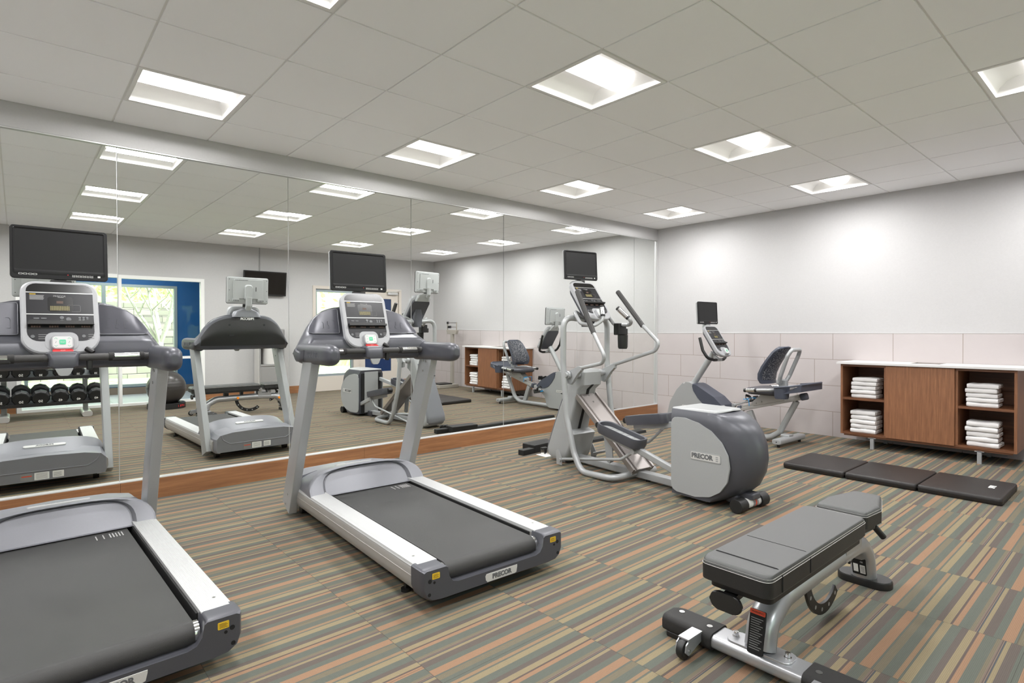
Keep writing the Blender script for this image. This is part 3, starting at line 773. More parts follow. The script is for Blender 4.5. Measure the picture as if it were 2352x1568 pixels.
    m = MB(frame((0, 1.66, .308), (-1, 0, 0), (0, -.30, .075))); m.prism(rrect(.27, .040, .018, 4), 'z', -.012, .003, .001); m.mi = 1; m.text('PRECOR', .030, T3(0, 0, .0034), .001, .0012); m.build('logo_plate', ['plate', 'key'], hood)
    # uprights
    for s in (-1, 1):
        m = MB(); m.beam((s*.418, 1.735, .055), (s*.412, 1.295, 1.085), .056, .150, (0, 1, 0), .007)
        u = m.build('upright', 'silver', t)
        for f_, o in ((.03, .02), (.10, -.02)):
            y = 1.735-.44*f_; z = .055+1.02*f_; m = MB(); m.disk((s*(.418+.028), y+o*.3, z), .007, (s, 0, 0), .0025, 10); m.build('bolt', 'screw', u)
        for dy, dz in ((-.012, .95), (.02, .955), (0, .885)):
            m = MB(); m.disk((s*(.412-.028), 1.735-.44*dz+dy, .055+1.02*dz), .008, (-s, 0, 0), .003, 10); m.build('bolt', 'screw', u)
    # dash
    def Tz(s):
        tb = [(0, 1.395), (.3, 1.40), (.45, 1.39), (.6, 1.365), (.72, 1.325), (.84, 1.255), (.93, 1.185), (1., 1.13)]
        for (a, u), (b, v) in zip(tb, tb[1:]):
            if s <= b: return u+(v-u)*(s-a)/(b-a)
        return tb[-1][1]
    rings = []
    for k in range(25):
        x = -.455+.91*k/24; s = abs(x)/.455; T = Tz(s); yo = -.10*s*s
        tray = min(1.195, T-.03); mid_ = min(1.215, T-.022)
        L = [(1.46, 1.045), (1.425, 1.07), (1.412, 1.12), (1.425, tray-.02), (1.445, tray), (1.495, mid_), (1.520, mid_+.25*(T-mid_)), (1.545, T-.012), (1.556, T), (1.575, T), (1.592, T-.014), (1.625, 1.045+.55*(T-1.045)), (1.61, 1.09), (1.56, 1.045)]
        rings.append([(x, y+yo, z) for y, z in L])
    # close the ends by shrinking
    def shrink(r, x, k):
        cy = sum(p[1] for p in r)/len(r); cz_ = sum(p[2] for p in r)/len(r); return [(x, cy+(p[1]-cy)*k, cz_+(p[2]-cz_)*k) for p in r]
    rings = [shrink(rings[0], -.468, .7)]+rings+[shrink(rings[-1], .468, .7)]
    m = MB(); m.loft(rings); dash = m.build('dash', 'slate', t, 60)
    m = MB(); cols = []
    for k in range(27):
        x = -.415+.83*k/26; q = abs(x)/.455; T = Tz(q); yo = -.10*q*q; z1_ = T-.035; zm = 1.045+.55*(T-1.045); col = []
        for j in range(9):
            z = 1.085+(z1_-1.085)*j/8
            yb_ = 1.61+.015*(z-1.09)/(zm-1.09) if z < zm else 1.625-.033*(z-zm)/max(.01, T-.014-zm)
            col.append((x, yb_+yo+.004, z))
        cols.append(col)
    m.loft(cols, caps=False, close=False); m.build('rear_panel', 'black', dash, 60)
    # tray faces toned as if a recess shaded them, with bottle marks
    for s in (-1, 1):
        def onface(x, z): 
            k = abs(x)/.455; T = Tz(k); md = min(1.215, T-.022); yo = -.10*k*k
            f = max(0, min(1, (z-md)/(T-md))); return 1.495+.05*f+yo
        m = MB(); pts = [(.165, 1.385), (.23, 1.375), (.29, 1.352), (.335, 1.315), (.37, 1.265), (.385, 1.232), (.36, 1.222), (.165, 1.222)]
        outl = [Vector((s*x, onface(s*x, z)-.003, z)) for x, z in pts]
        m.tube(outl, .003, 6, .012, closed=True)
        m.build('tray_rim', 'slatelight', dash)
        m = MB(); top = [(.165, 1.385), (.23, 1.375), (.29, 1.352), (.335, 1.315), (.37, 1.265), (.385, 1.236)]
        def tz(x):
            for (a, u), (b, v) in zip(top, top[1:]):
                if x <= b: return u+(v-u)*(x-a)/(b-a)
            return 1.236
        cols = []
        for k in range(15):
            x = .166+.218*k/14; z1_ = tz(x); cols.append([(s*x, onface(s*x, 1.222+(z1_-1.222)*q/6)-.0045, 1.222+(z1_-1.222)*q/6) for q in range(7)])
        m.loft(cols, caps=False, close=False); m.build('tray_shade_face', 'recess_shade', dash, 60)
        m = MB()
        for bx, kind in ((.205, 0), (.245, 1), (.285, 0)):
            x = s*bx; c = [(-.012, 0), (-.012, .042), (-.006, .052), (.006, .052), (.012, .042), (.012, 0)] if kind == 0 else [(-.008, 0), (-.008, .016), (-.002, .02), (-.002, .045), (.002, .045), (.002, .02), (.008, .016), (.008, 0)]
            q = .75 if bx > .25 else 1
            m.tube([(x+a*q, onface(x, 1.255+b*q)-.0048, 1.255+b*q) for a, b in c], .0011, 4, closed=True)
        m.build('bottle_mark', 'slate', dash)
    m = MB(frame((0, 1.613, 1.235), (-1, 0, 0), (0, -.10, 1)))
    m.mi = 0; m.text('PRECOR', .036, T3(0, .122, .003), .004, .0006); m.mi = 1
    for x in (-.17, .17): m.disk((x, .06, -.003), .009, (0, 0, 1), .006, 12)
    m.span((.13, -.055, -.004), (.18, -.04, .006)); m.build('rear_lettering', ['ink', 'hole'], dash)
    m = MB(); m.box((.23, 1.435, 1.175), (.024, .012, .018), None, .002); m.build('socket_cover', 'black', dash)
    # armrests
    for s in (-1, 1):
        m = MB()
        prof = [(.940, 1., .30), (.945, 1., .55), (.962, 1., .82), (.99, 1., .95), (1.03, 1., 1.), (1.05, 1., 1.), (1.25, 1., 1.), (1.36, 1.02, 1.03), (1.46, 1.05, 1.05)]
        rings = []
        for y, kx, kz in prof:
            sc = kz
            rings.append([(s*.407+x*sc*(1.), y, 1.096+z*sc) for x, z in rrect(.092, .125, .043, 5)])
        m.loft(rings); ar = m.build('armrest', 'slate', t, 60)
        m = MB(frame((s*.4535, 1.18, 1.095), (0, -s*-1, 0), (0, 0, 1)) if s > 0 else frame((s*.4535, 1.18, 1.095), (0, -1, 0), (0, 0, 1)))
        m.text('PRECOR', .050, T3(0, 0, -.0005), .0012, .0); m.build('embossed_lettering', 'slate', ar)
    m = MB(); m.cyl((-.40, 1.325, 1.106), (.40, 1.325, 1.106), .0185); hb = m.build('handlebar', 'grip', t)
    for s in (-1, 1):
        m = MB(); m.cyl((s*.20, 1.325, 1.106), (s*.325, 1.325, 1.106), .0205); m.build('pulse_sensor', 'chrome', hb)
        m = MB(); m.cyl((s*.185, 1.325, 1.106), (s*.21, 1.325, 1.106), .0225, bev=.003); m.cyl((s*.318, 1.325, 1.106), (s*.34, 1.325, 1.106), .0225, bev=.003); m.box((s*.262, 1.325, 1.096), (.13, .043, .026), None, .008); m.build('sensor_collar', 'rubber', hb)
    m = MB()
    m.loft([[(x, y, 1.052) for x, y in rrect(.085, .06, .015, 4, 0, 1.325)], [(x, y, 1.066) for x, y in rrect(.118, .085, .02, 4, 0, 1.328)], [(x, y, 1.10) for x, y in rrect(.118, .085, .02, 4, 0, 1.33)], [(x, y, 1.128) for x, y in rrect(.135, .095, .02, 4, 0, 1.345)], [(x, y, 1.138) for x, y in rrect(.105, .07, .012, 4, 0, 1.352)]])
    st = m.build('stop_module', 'slate', t, 45)
    m = MB(frame((0, 1.335, 1.136), (1, 0, 0), (0, .92, .3))); m.prism(rrect(.082, .042, .008, 3), 'z', -.004, .006, .002); m.mi = 1; m.text('STOP', .008, T3(0, .006, .0062), .0003); m.build('stop_button', ['red', 'ink'], st)
    m = MB(); m.prism([(-.036, 1.055), (.036, 1.055), (.024, 1.026), (.014, 1.018), (-.014, 1.018), (-.024, 1.026)], 'y', 1.285, 1.30, .002); m.build('safety_clip', 'shell', st)
    m = MB(); m.box((.105, 1.335, 1.070), (.026, .03, .06), None, .008); m.cyl((.095, 1.37, 1.15), (.125, 1.35, 1.128), .013, bev=.004); m.build('sensor_plug', 'black', st)
    cm = frame((0, 1.428, 1.312), (1, 0, 0), (0, .122, .36)); console(t, cm, .315, .385, .06)
    # saddle under the television, seen from behind
    m = MB(); m.loft([[(x, y, 1.375) for x, y in rrect(.29, .10, .04, 5, 0, 1.56)], [(x, y, 1.43) for x, y in rrect(.24, .085, .04, 5, 0, 1.565)], [(x, y, 1.46) for x, y in rrect(.10, .06, .025, 5, 0, 1.575)]]); m.build('television_saddle', 'slatelight', t, 60)
    television(t, frame((0.012, 1.560, 1.512), (1, 0, 0), (0, .06, 1)), .408, .272, (-.02, -.10))
    return t
tm = treadmill(); tm.location = (1.716, 2.108, 0); tm.rotation_euler = (0, 0, R(-2.6))
tm['label'] = 'middle treadmill, facing the mirror beside the elliptical machine'
dup(tm, (.212, 2.275, 0), 1.5, 'treadmill at the left, nearest the camera, cut off by the picture edge')
# ================================================================= elliptical trainer
def elliptical():
    t = thing('elliptical_trainer', 'grey elliptical trainer with tall swing handles in front of the mirror corner', 'elliptical machine', (3.81, 1.87, 0), -5)
    yb = [(.035, .16), (.06, .10), (.10, .03), (.17, -.05), (.27, -.10), (.36, -.115), (.45, -.105), (.53, -.07), (.59, -.02), (.635, .05), (.655, .13)]
    rings = []
    for z, b in yb:
        k = max(0, (z-.59)/.065); hw = .200-.03*k; yf_ = .505+.02*min(1, max(0, (z-.55)/.1))
        ring = [(-hw, yf_, z), (-hw, .36, z), (-hw, .22, z)]
        c0 = .20; d = c0-b
        for j in range(1, 12):
            a = PI*j/12; ring.append((-hw*math.cos(a)*(1 if abs(math.cos(a)) > .9 else .99), c0-d*math.sin(a)**.85, z))
        ring += [(hw, .22, z), (hw, .36, z), (hw, yf_, z)]
        rings.append(ring)
    m = MB(); m.loft(rings); hs = m.build('drive_housing', 'slate', t, 50)
    m = MB(); top = rings[-1]
    cx, cy = 0, .30
    def sc(r, k, z): return [(x*k, cy+(y-cy)*k, z+.012*(1-abs(x)/.2)) for x, y, _ in r]
    m.loft([sc(top, 1.0, .652), sc(top, .97, .664), sc(top, .80, .668), sc(top, .4, .662)]); m.build('top_cover', 'shell', hs, 60)
    D = [(.508, .598), (.39, .602), (.27, .580), (.17, .535), (.09, .465), (.042, .385), (.028, .30), (.046, .20), (.10, .125), (.18, .075), (.30, .05), (.508, .055)]
    D2 = [(p.y, p.z) for p in fillet([(0, y, z) for y, z in D], .05, 4, True)]
    for s in (-1, 1):
        m = MB(); m.prism(D2, 'x', s*.192, s*.206, .006); sp = m.build('side_panel', 'shell', hs, 50)
        m = MB(frame((s*.2062, .215, .348), (0, -s*-1, 0), (0, .0, 1)) if s > 0 else frame((s*.2062, .215, .348), (0, -1, .02), (0, .02, 1)))
        m.prism(rrect(.25, .062, .010, 3), 'z', -.002, .0025, .001); m.mi = 1; m.prism(rrect(.235, .050, .008, 3), 'z', .0022, .003); m.mi = 2
        m.text('PRECOR', .046, T3(-.025, 0, .0032), .0012, .0022); m.mi = 0
        for q in range(3): m.span((.085, -.018+q*.013, .003), (.105, -.010+q*.013, .0036))
        m.build('logo_plate', ['shell', 'plate', 'key'], sp)
    m = MB(); m.span((-.155, .50, .05), (-.115, .528, .61)); m.build('arm_slot', 'hole', hs)
    m = MB(); m.span((.115, .50, .05), (.155, .528, .61)); m.build('arm_slot', 'hole', hs)
    m = MB(); m.span((-.112, .50, .05), (.112, .527, .63), .004); m.build('front_panel', 'shell', hs)
    m = MB(); m.span((-.06, .45, .0), (.06, .62, .075), .012); m.span((-.09, .045, .035), (.09, .14, .10), .02); m.span((-.05, -.05, .075), (.05, .08, .12), .012); m.build('base_block', 'slate', hs)
    m = MB(); m.cyl((-.16, .0, .048), (.16, .0, .048), .034); ro = m.build('transport_roller', 'plate', t)
    for s in (-1, 1):
        m = MB(); m.cyl((s*.085, 0, .048), (s*.175, 0, .048), .048, bev=.006); m.build('roller_end', 'black', ro)
    m = MB(); m.cyl((-.062, 0, .048), (-.02, 0, .048), .0345); m.mi = 1; m.cyl((-.012, 0, .048), (.05, 0, .048), .0345); m.mi = 2; m.cyl((.015, 0, .048), (.03, 0, .048), .0347); m.build('roller_label', ['sticker', 'inkgrey', 'stickerred'], ro)
    m = MB(); m.beam((0, .55, .05), (0, 1.85, .05), .085, .055, bev=.008); m.span((-.11, 1.80, .0), (.11, 1.90, .05), .01); m.build('base_beam', 'silver', t)
    m = MB(); m.cyl((0, .9, 0), (0, .9, .03), .02); m.build('floor_glide', 'black', t)
    # front column
    secs = [(.03, 1.76, 1.98, .135), (.06, 1.74, 2.01, .150), (.12, 1.71, 2.015, .153), (.29, 1.64, 1.955, .140), (.305, 1.66, 1.95, .138), (.32, 1.73, 1.945, .136), (.50, 1.67, 1.875, .126), (.70, 1.605, 1.79, .116), (.745, 1.545, 1.77, .120), (.86, 1.535, 1.72, .115), (.885, 1.56, 1.70, .10)]
    m = MB(); rr_ = []
    for z, a, b, w in secs: rr_.append([(x, y, z) for x, y in rrect(2*w, b-a, .03, 4, 0, (a+b)/2)])
    m.loft(rr_); co_ = m.build('column', 'shell', t, 40)
    m = MB()
    m.loft([[(x*w, b+dy, z) for x, dy in ((-1, 0), (-.85, .022), (.85, .022), (1, 0), (.9, -.02), (-.9, -.02))] for z, a, b, w in ((.05, 0, 1.985, .12), (.09, 0, 2.012, .148), (.16, 0, 2.003, .146), (.45, 0, 1.898, .118), (.62, 0, 1.83, .108), (.80, 0, 1.752, .095))])
    fc = m.build('front_cover', 'slatelight', co_, 60)
    m = MB(frame((0, 1.868, .585), (-1, 0, 0), (0, -.33, 1))); m.prism([(-.06, .012), (.06, .012), (.045, -.014), (-.045, -.014)], 'z', -.0, .012); m.mi = 1; m.span((-.105, .055, -.0), (.105, .062, .013)); m.build('front_badge', ['plate', 'hole'], fc)
    m = MB(); m.beam((0, 1.602, .70), (0, 1.727, .325), .026, .012, (0, 1, 0)); m.beam((0, 1.545, .748), (0, 1.603, .698), .026, .012, (0, 1, 0)); m.build('slot', 'hole', co_)
    # ramp
    A, B = Vector((0, 1.625, .655)), Vector((0, .945, .095)); d = (B-A).normalized()
    rm = MB(frame(A, (1, 0, 0), -d)); L = (B-A).length
    rm.span((-.105, -L, -.03), (.105, 0, -.006)); rm.span((-.075, -L, -.008), (.075, .02, .006), .003)
    for s in (-1, 1): rm.span((s*.105, -L, -.035), (s*.128, .0, .012), .004); rm.span((s*.078, -L, -.01), (s*.084, 0, .004))
    ra = rm.build('ramp', 'steel', t)
    m = MB(frame(A, (1, 0, 0), -d)); m.span((-.11, -L+.0, -.055), (.11, -L+.07, -.03)); m.span((-.05, -.08, -.06), (.05, -.02, -.03)); m.build('ramp_underside', 'silverdark', ra)
    m = MB(frame(A, (1, 0, 0), -d)); m.disk((0, -.03, .006), .009, th=.004); m.build('ramp_bolt', 'chrome', ra); m = MB(frame(A, (1, 0, 0), -d)); m.disk((0, -.11, .006), .009, th=.004); m.build('ramp_bolt', 'chrome', ra)
    for s in (-1, 1):                                               # lift struts under the ramp
        m = MB(); m.prism([(1.30, .33), (1.21, .33), (1.19, .13), (1.23, .10), (1.27, .14)], 'x', s*.10, s*.108); m.cyl((s*.09, 1.22, .13), (s*.13, 1.22, .13), .02); m.build('ramp_strut', 'silver', t)
    # pedals
    for s, c, sl in ((-1, (1.025, .395), .20), (1, (1.055, .485), -.17)):
        m = MB(frame((s*.185, c[0], c[1]), (1, 0, 0), (0, 1, sl)))
        o = rrect(.165, .475, (.075, .075, .06, .06), 6); i_ = rrect(.130, .44, (.06, .06, .045, .045), 6)
        m.loft([[(x*.92, y*.96, -.05) for x, y in o], [(x, y, -.02) for x, y in o], [(x, y, .022) for x, y in o], [(x*.97, y*.985, .03) for x, y in o], [(x, y, .026) for x, y in i_], [(x*.97, y*.985, -.022) for x, y in i_]])
        pd = m.build('pedal', 'slate', t, 50)
        m = MB(frame((s*.185, c[0], c[1]), (1, 0, 0), (0, 1, sl))); m.prism([(x*.95, y*.97) for x, y in i_], 'z', -.024, -.006)
        for k in range(6): m.span((-.05, -.17+k*.06, -.007), (.05, -.155+k*.06, -.003))
        m.build('pedal_pad', 'shell', pd)
        f = Vector((s*.185, c[0]+.245, c[1]+.245*sl-.01)); m = MB(); m.cyl(f-Vector((.03, 0, 0)), f+Vector((.03, 0, 0)), .026, n=18, bev=.004); m.build('pedal_roller', 'black', pd)
        r0 = Vector((s*.185, c[0]+.15, c[1]+.15*sl-.065)); r1 = Vector((s*.135, .40, .145 if s < 0 else .545))
        rr0 = Vector((s*.185, c[0]-.20, c[1]-.2*sl-.068))
        m = MB(); m.tube([r0, rr0, r1], .03, fr=.05, sq=(.042, .05, .008)); m.build('pedal_arm', 'silver', t)
        e = Vector((s*.205, c[0]-.16, c[1]-.16*sl-.085)); b_ = Vector((s*.205, 1.74, .06)); k_ = Vector((s*.225, .99 if s < 0 else 1.08, .195 if s < 0 else .27))
        m = MB(); m.tube([b_, k_, e], .0125, 10, .06); m.cyl(e-Vector((.03, 0, 0)), e+Vector((.02, 0, 0)), .022, n=16); m.build('link_rod', 'silver', t)
        m = MB(); m.prism([(1.72, .01), (1.79, .01), (1.80, .13), (1.77, .15), (1.725, .08)], 'x', s*.215, s*.222); m.cyl((s*.20, 1.74, .055), (s*.235, 1.74, .055), .016); m.build('link_bracket', 'silver', t)
        # fixed frame tube
        m = MB(); m.tube([(s*.03, 1.60, 1.335), (s*.275, 1.63, 1.36), (s*.275, 1.635, .95), (s*.28, 1.585, .47), (s*.28, 1.49, .17), (s*.28, 1.40, .022), (s*.28, 1.03, .035), (s*.05, 1.0, .055)], .0265, 16, [.1]*1+[.10, .12, .3, .3, .13, .13, .1]); m.build('frame_tube', 'silver', t)
        m = MB(); m.cyl((s*.262, 1.20, .0), (s*.262, 1.20, .02), .012); m.build('floor_glide', 'black', t)
        # swing handle
        m = MB(); m.cyl((s*.11, 1.60, .842), (s*.285, 1.60, .842), .022); m.cyl((s*.125, 1.60, .842), (s*.16, 1.60, .842), .036, bev=.005); m.cyl((s*.235, 1.60, .842), (s*.262, 1.60, .842), .034, bev=.006); m.build('pivot', 'silver', t)
        dy = 0 if s < 0 else .02
        pl = [(1.60, .88), (1.49, .925), (1.44, .92), (1.445, .89), (1.50, .86), (1.545, .79), (1.585, .755), (1.63, .765), (1.64, .83)]
        m = MB(); m.prism([(y+dy, z) for y, z in pl], 'x', s*.20, s*.232, .006)
        if s < 0: path = [(s*.215, 1.50, .900), (s*.225, 1.20, .962), (s*.24, 1.155, 1.02), (s*.24, 1.285, 1.215), (s*.24, 1.33, 1.30)]
        else: path = [(s*.215, 1.52, .912), (s*.235, 1.02, 1.062), (s*.24, .985, 1.13), (s*.24, 1.16, 1.275), (s*.24, 1.2, 1.32)]
        m.tube(path, .0165, 14, .07); sh = m.build('swing_handle', 'silver', t)
        g0, g1 = (Vector((s*.24, 1.285, 1.215)), Vector((s*.24, 1.49, 1.585))) if s < 0 else (Vector((s*.24, 1.165, 1.275)), Vector((s*.24, 1.465, 1.595)))
        m = MB(); dg = (g1-g0).normalized()
        m.tube([g0, g0+dg*.02, g1-dg*.02, g1-dg*.006, g1], .0215, 20, rads=[1, 1, 1, 1, .8])
        for k in range(8):
            a = 2*PI*k/8; u = dg.orthogonal().normalized(); v = dg.cross(u); o_ = (u*math.cos(a)+v*math.sin(a))*.0205
            m.tube([g0+o_+dg*.03, g1+o_-dg*.03], .0028, 6)
        m.build('hand_grip', 'grip', sh)
        # static grip
        m = MB(); m.tube([(s*.05, 1.60, 1.345), (s*.20, 1.575, 1.395), (s*.205, 1.47, 1.29), (s*.25, 1.33, 1.285), (s*.20, 1.255, 1.315), (s*.155, 1.33, 1.40)] if s > 0 else [(s*.04, 1.60, 1.345), (s*.20, 1.585, 1.42), (s*.20, 1.49, 1.30), (s*.14, 1.38, 1.275), (s*.055, 1.36, 1.33), (s*.05, 1.37, 1.40)], .0165, 12, .05); sg = m.build('fixed_grip', 'silver', t)
        p, q = (Vector((s*.186, 1.28, 1.342)), Vector((s*.135, 1.37, 1.440))) if s > 0 else (Vector((s*.052, 1.362, 1.36)), Vector((s*.048, 1.385, 1.455)))
        m = MB(); m.cyl(p, q, .021, bev=.004); m.mi = 1; dd = (q-p).normalized(); m.cyl(p+dd*.018, q-dd*.018, .0222); m.build('pulse_sensor', ['black', 'chrome'], sg)
    # cup holder
    m = MB(frame((.235, 1.43, 1.285), (1, 0, 0), (0, 1, 0)))
    m.prism(rrect(.10, .075, .012, 3), 'z', -.09, .018, .008); m.box((.06, .0, -.06), (.03, .06, .06), None, .008)
    m.loft([[(x-.012, y-.045, z) for x, y in rrect(2*r_, 2*r_, r_*.98, 6)] for r_, z in ((.046, -.09), (.046, -.10), (.043, -.20), (.036, -.215), (.034, -.20), (.040, -.10))], caps=False)
    m.lathe([(.036, -.215), (.036, -.207)], (-.012, -.045, 0)); m.build('cup_holder', 'black', t)
    m = MB(); m.loft([[(x, y, z) for x, y in rrect(w, d_, .03, 4, 0, cy)] for z, w, d_, cy in ((1.27, .09, .09, 1.615), (1.32, .12, .10, 1.605), (1.40, .15, .09, 1.60), (1.50, .10, .06, 1.62))]); m.build('console_neck', 'slate', t, 60)
    console(t, frame((0, 1.558, 1.512), (1, 0, 0), (0, .27, .36)), .305, .43, .055)
    m = MB(); m.prism(rrect(.27, .36, .05, 5), 'z', 0, .02, .008); bm_ = m.bm; bmesh.ops.transform(bm_, matrix=frame((0, 1.603, 1.482), (-1, 0, 0), (0, .27, .36)), verts=bm_.verts); m.build('console_back', 'slate', t)
    m = MB(); m.loft([[(x, y, z) for x, y in rrect(w, d_, .02, 4, 0, cy)] for z, w, d_, cy in ((1.60, .23, .06, 1.70), (1.68, .16, .06, 1.745), (1.70, .09, .05, 1.755))]); m.build('television_saddle', 'tvback', t, 60)
    television(t, frame((.045, 1.735, 1.712), (1, -.07, 0), (0, .05, 1)), .392, .272, (-.03, -.06))
    return t
elliptical()

# ================================================================= recumbent bike
def bike():
    t = thing('exercise_bike', 'grey recumbent exercise bike with mesh seat back beside the tiled wall', 'exercise bike', (6.29, 2.70, 0), -2)
    m = MB(); m.tube([(0, -.125, .475), (0, .06, .115), (0, .17, .045), (0, 1.20, .045)], .031, 16, .14); m.build('frame_tube', 'silver', t)
    m = MB(); m.loft([[(x, y-.045, z) for y, z in rrect(.10*k, .055*k, .022*k, 4, 0, .06)] for x, k in ((-.29, .8), (-.28, 1), (.28, 1), (.29, .8))]); m.span((-.05, -.07, .075), (.05, .03, .11), .01); rf = m.build('rear_foot', 'silver', t, 50)
    m = MB(); m.cyl((-.24, -.045, 0), (-.24, -.045, .036), .016); m.build('floor_glide', 'black', rf)
    m = MB(); m.cyl((.24, -.045, 0), (.24, -.045, .036), .016); m.build('floor_glide', 'black', rf)
    m = MB(); m.cyl((-.292, -.045, .06), (-.289, -.045, .06), .006, n=10); m.build('foot_screw', 'hole', rf)
    m = MB(); m.beam((0, .405, .32), (0, .30, .06), .05, .07, (0, 1, 0), .012); m.build('front_strut', 'silver', t)
    a, b = Vector((0, .49, .325)), Vector((0, -.19, .515)); d = (b-a).normalized()
    m = MB(); m.beam(a, b, .085, .035, bev=.006); m.beam(a+Vector((0, 0, .03)), b+Vector((0, 0, .03)), .05, .03, bev=.004); m.build('seat_rail', 'silverdark', t)
    for p, s in ((a, -1), (b, 1)):
        m = MB(); m.beam(p-d*.02*(1 if s > 0 else -.5)+Vector((0, 0, .012)), p+d*s*.045+Vector((0, 0, .012)), .095, .075, bev=.018); m.build('rail_end_cap', 'navy', t)
    m = MB(); m.prism([(.36, .415), (.33, .385), (-.02, .478), (-.02, .56), (.22, .54), (.30, .47)], 'x', -.055, .055, .006); ca = m.build('seat_carriage', 'silverdark', t)
    m = MB()
    for y, z in ((.30, .42), (.24, .44), (.05, .50)): m.cyl((-.062, y, z), (-.054, y, z), .01, n=12)
    m.build('rivet', 'screw', ca)
    m = MB(); m.tube([(-.09, .36, .385), (-.09, .365, .455), (-.06, .40, .462), (.06, .40, .462), (.09, .365, .455), (.09, .36, .385)], .0042, 8, .02); m.tube([(-.09, .38, .458), (-.09, .43, .454)], .0042, 8); m.build('adjust_lever', 'bluestrap', t)
    m = MB(); o = rrect(.42, .37, (.10, .10, .07, .07), 6, 0, .185)
    m.loft([[(x*.9, .185+(y-.185)*.9, .530) for x, y in o], [(x, y, .552) for x, y in o], [(x, y, .572+.010*abs(x)/.2) for x, y in o], [(x*.93, .185+(y-.185)*.93, .590+.012*abs(x)/.2) for x, y in o], [(x*.5, .185+(y-.185)*.5, .585) for x, y in o]]); m.build('seat_pad', 'slate', t, 60)
    # back rest: a curved shell leaning away from the rider
    m = MB(); rows = []
    prof = [(.150, .655, .165), (.165, .70, .185), (.160, .76, .193), (.125, .84, .190), (.075, .92, .180), (.02, 1.0, .165), (-.015, 1.04, .14), (-.03, 1.058, .10)]
    fr_, bk = [], []
    for y, z, w in prof:
        fr_.append([(-w+2*w*k/12, y+.05*(abs(-1+k/6)**2), z) for k in range(13)])
    ring = []
    for r_ in fr_:
        back_ = [(x, y-.022, z-.006) for x, y, z in r_][::-1]; ring.append(r_+back_)
    m.loft(ring); bk_ = m.build('seat_back', 'navy', t, 60)
    m = MB(); inner = []
    for (y, z, w), r_ in list(zip(prof, fr_))[1:-1]:
        w2 = w*.84; inner.append([(-w2+2*w2*k/12, y+.05*(abs(-1+k/6)*.84)**2+.003, z) for k in range(13)])
    m.loft(inner, caps=False, close=False); m.loft([[(x, y-.030, z-.006) for x, y, z in r_] for r_ in inner], caps=False, close=False); m.build('back_mesh', 'meshback', bk_, 60)
    m = MB(); m.tube([(-.07, .03, .66), (-.105, .0, .74), (-.125, -.085, .96), (-.10, -.115, 1.025), (.10, -.115, 1.025), (.125, -.085, .96), (.105, .0, .74), (.07, .03, .66)], .021, 12, .05); m.tube([(0, .02, .56), (0, .02, .69)], .03, 12, sq=(.09, .05, .012)); m.span((-.10, .02, .655), (.10, .055, .70), .01); m.build('back_support', 'silver', t)
    for s in (-1, 1):
        m = MB(); m.tube([(s*.06, .0, .59), (s*.22, .0, .60), (s*.285, .05, .60), (s*.285, .30, .578)], .0165, 12, .06); ag = m.build('side_grip', 'silver', t)
        m = MB(); m.cyl((s*.285, .17, .589), (s*.285, .315, .577), .021, bev=.004); m.mi = 1; m.cyl((s*.285, .19, .5875), (s*.285, .285, .5795), .0224); m.build('pulse_sensor', ['black', 'chrome'], ag)
    # tray behind the seat
    m = MB()
    for s in (-1,): m.loft([[(x+s*.235, y-.075, z) for x, y in rrect(.13*k, .15*k, .055*k, 5)] for k, z in ((.82, .515), (.86, .522), (1, .63), (1.04, .632), (1.0, .628), (.9, .53))], caps=True)
    m.tube([(-.30, -.03, .632), (-.30, -.20, .655), (-.2, -.30, .675), (.2, -.30, .675), (.30, -.20, .655), (.30, -.03, .632)], .01, 8, .08)
    m.loft([[(-.29, -.12, .57), (-.29, -.12, .575), (-.25, -.28, .672), (-.25, -.28, .60)], [(.29, -.12, .57), (.29, -.12, .575), (.25, -.28, .672), (.25, -.28, .60)]]); m.build('bottle_tray', 'navy', t, 50)
    # drive body
    P = [(.70, .30), (.715, .345), (.80, .43), (1.0, .545), (1.12, .60), (1.20, .60), (1.30, .50), (1.40, .34), (1.44, .18), (1.42, .07), (1.36, .03), (.95, .03), (.90, .055), (.85, .20)]
    P2 = [(p.y, p.z) for p in fillet([(0, y, z) for y, z in P], .05, 4, True)]
    m = MB(); m.prism(P2, 'x', -.11, .11, .02); bd = m.build('drive_body', 'shell', t, 45)
    Q = [(.675, .315), (.685, .36), (.78, .445), (1.0, .562), (1.09, .605), (1.06, .50), (1.0, .42), (.93, .355), (.85, .325)]
    Q2 = [(p.y, p.z) for p in fillet([(0, y, z) for y, z in Q], .03, 4, True)]
    m = MB(); m.prism(Q2, 'x', -.118, .118, .016); m.disk((-.118, 1.04, .55), .006, (-1, 0, 0)); m.build('top_shroud', 'navy', bd, 45)
    for s in (-1, 1):
        m = MB(frame((s*.1105, 1.16, .30), (0, s, 0), (0, 0, 1))); m.prism(rrect(.12, .035, .005, 2), 'z', 0, .002); m.mi = 1; m.text('PRECOR', .026, T3(0, 0, .0022), .0006); m.build('logo_plate', ['plate', 'key'], bd)
    m = MB(); m.cyl((0, 1.14, .56), (0, .86, .965), .036); m.build('console_post', 'silver', t)
    # cranks and pedals
    for s, y, z, sl in ((-1, .83, .275, .3), (1, .50, .405, -.25)):
        m = MB(); m.beam((s*.128, .665, .34), (s*.128, y, z), .016, .03, (1, 0, 0), .004); m.cyl((s*.10, .665, .34), (s*.14, .665, .34), .024); m.cyl((s*.128, y, z), (s*.17, y, z), .009); cr = m.build('crank', 'silver', t)
        m = MB(frame((s*.215, y, z), (1, 0, 0), (0, 1, sl))); m.prism(rrect(.095, .11, .02, 4), 'z', -.014, .014, .005); m.prism(rrect(.085, .03, .01, 3, 0, -.065), 'z', -.01, .05, .006)
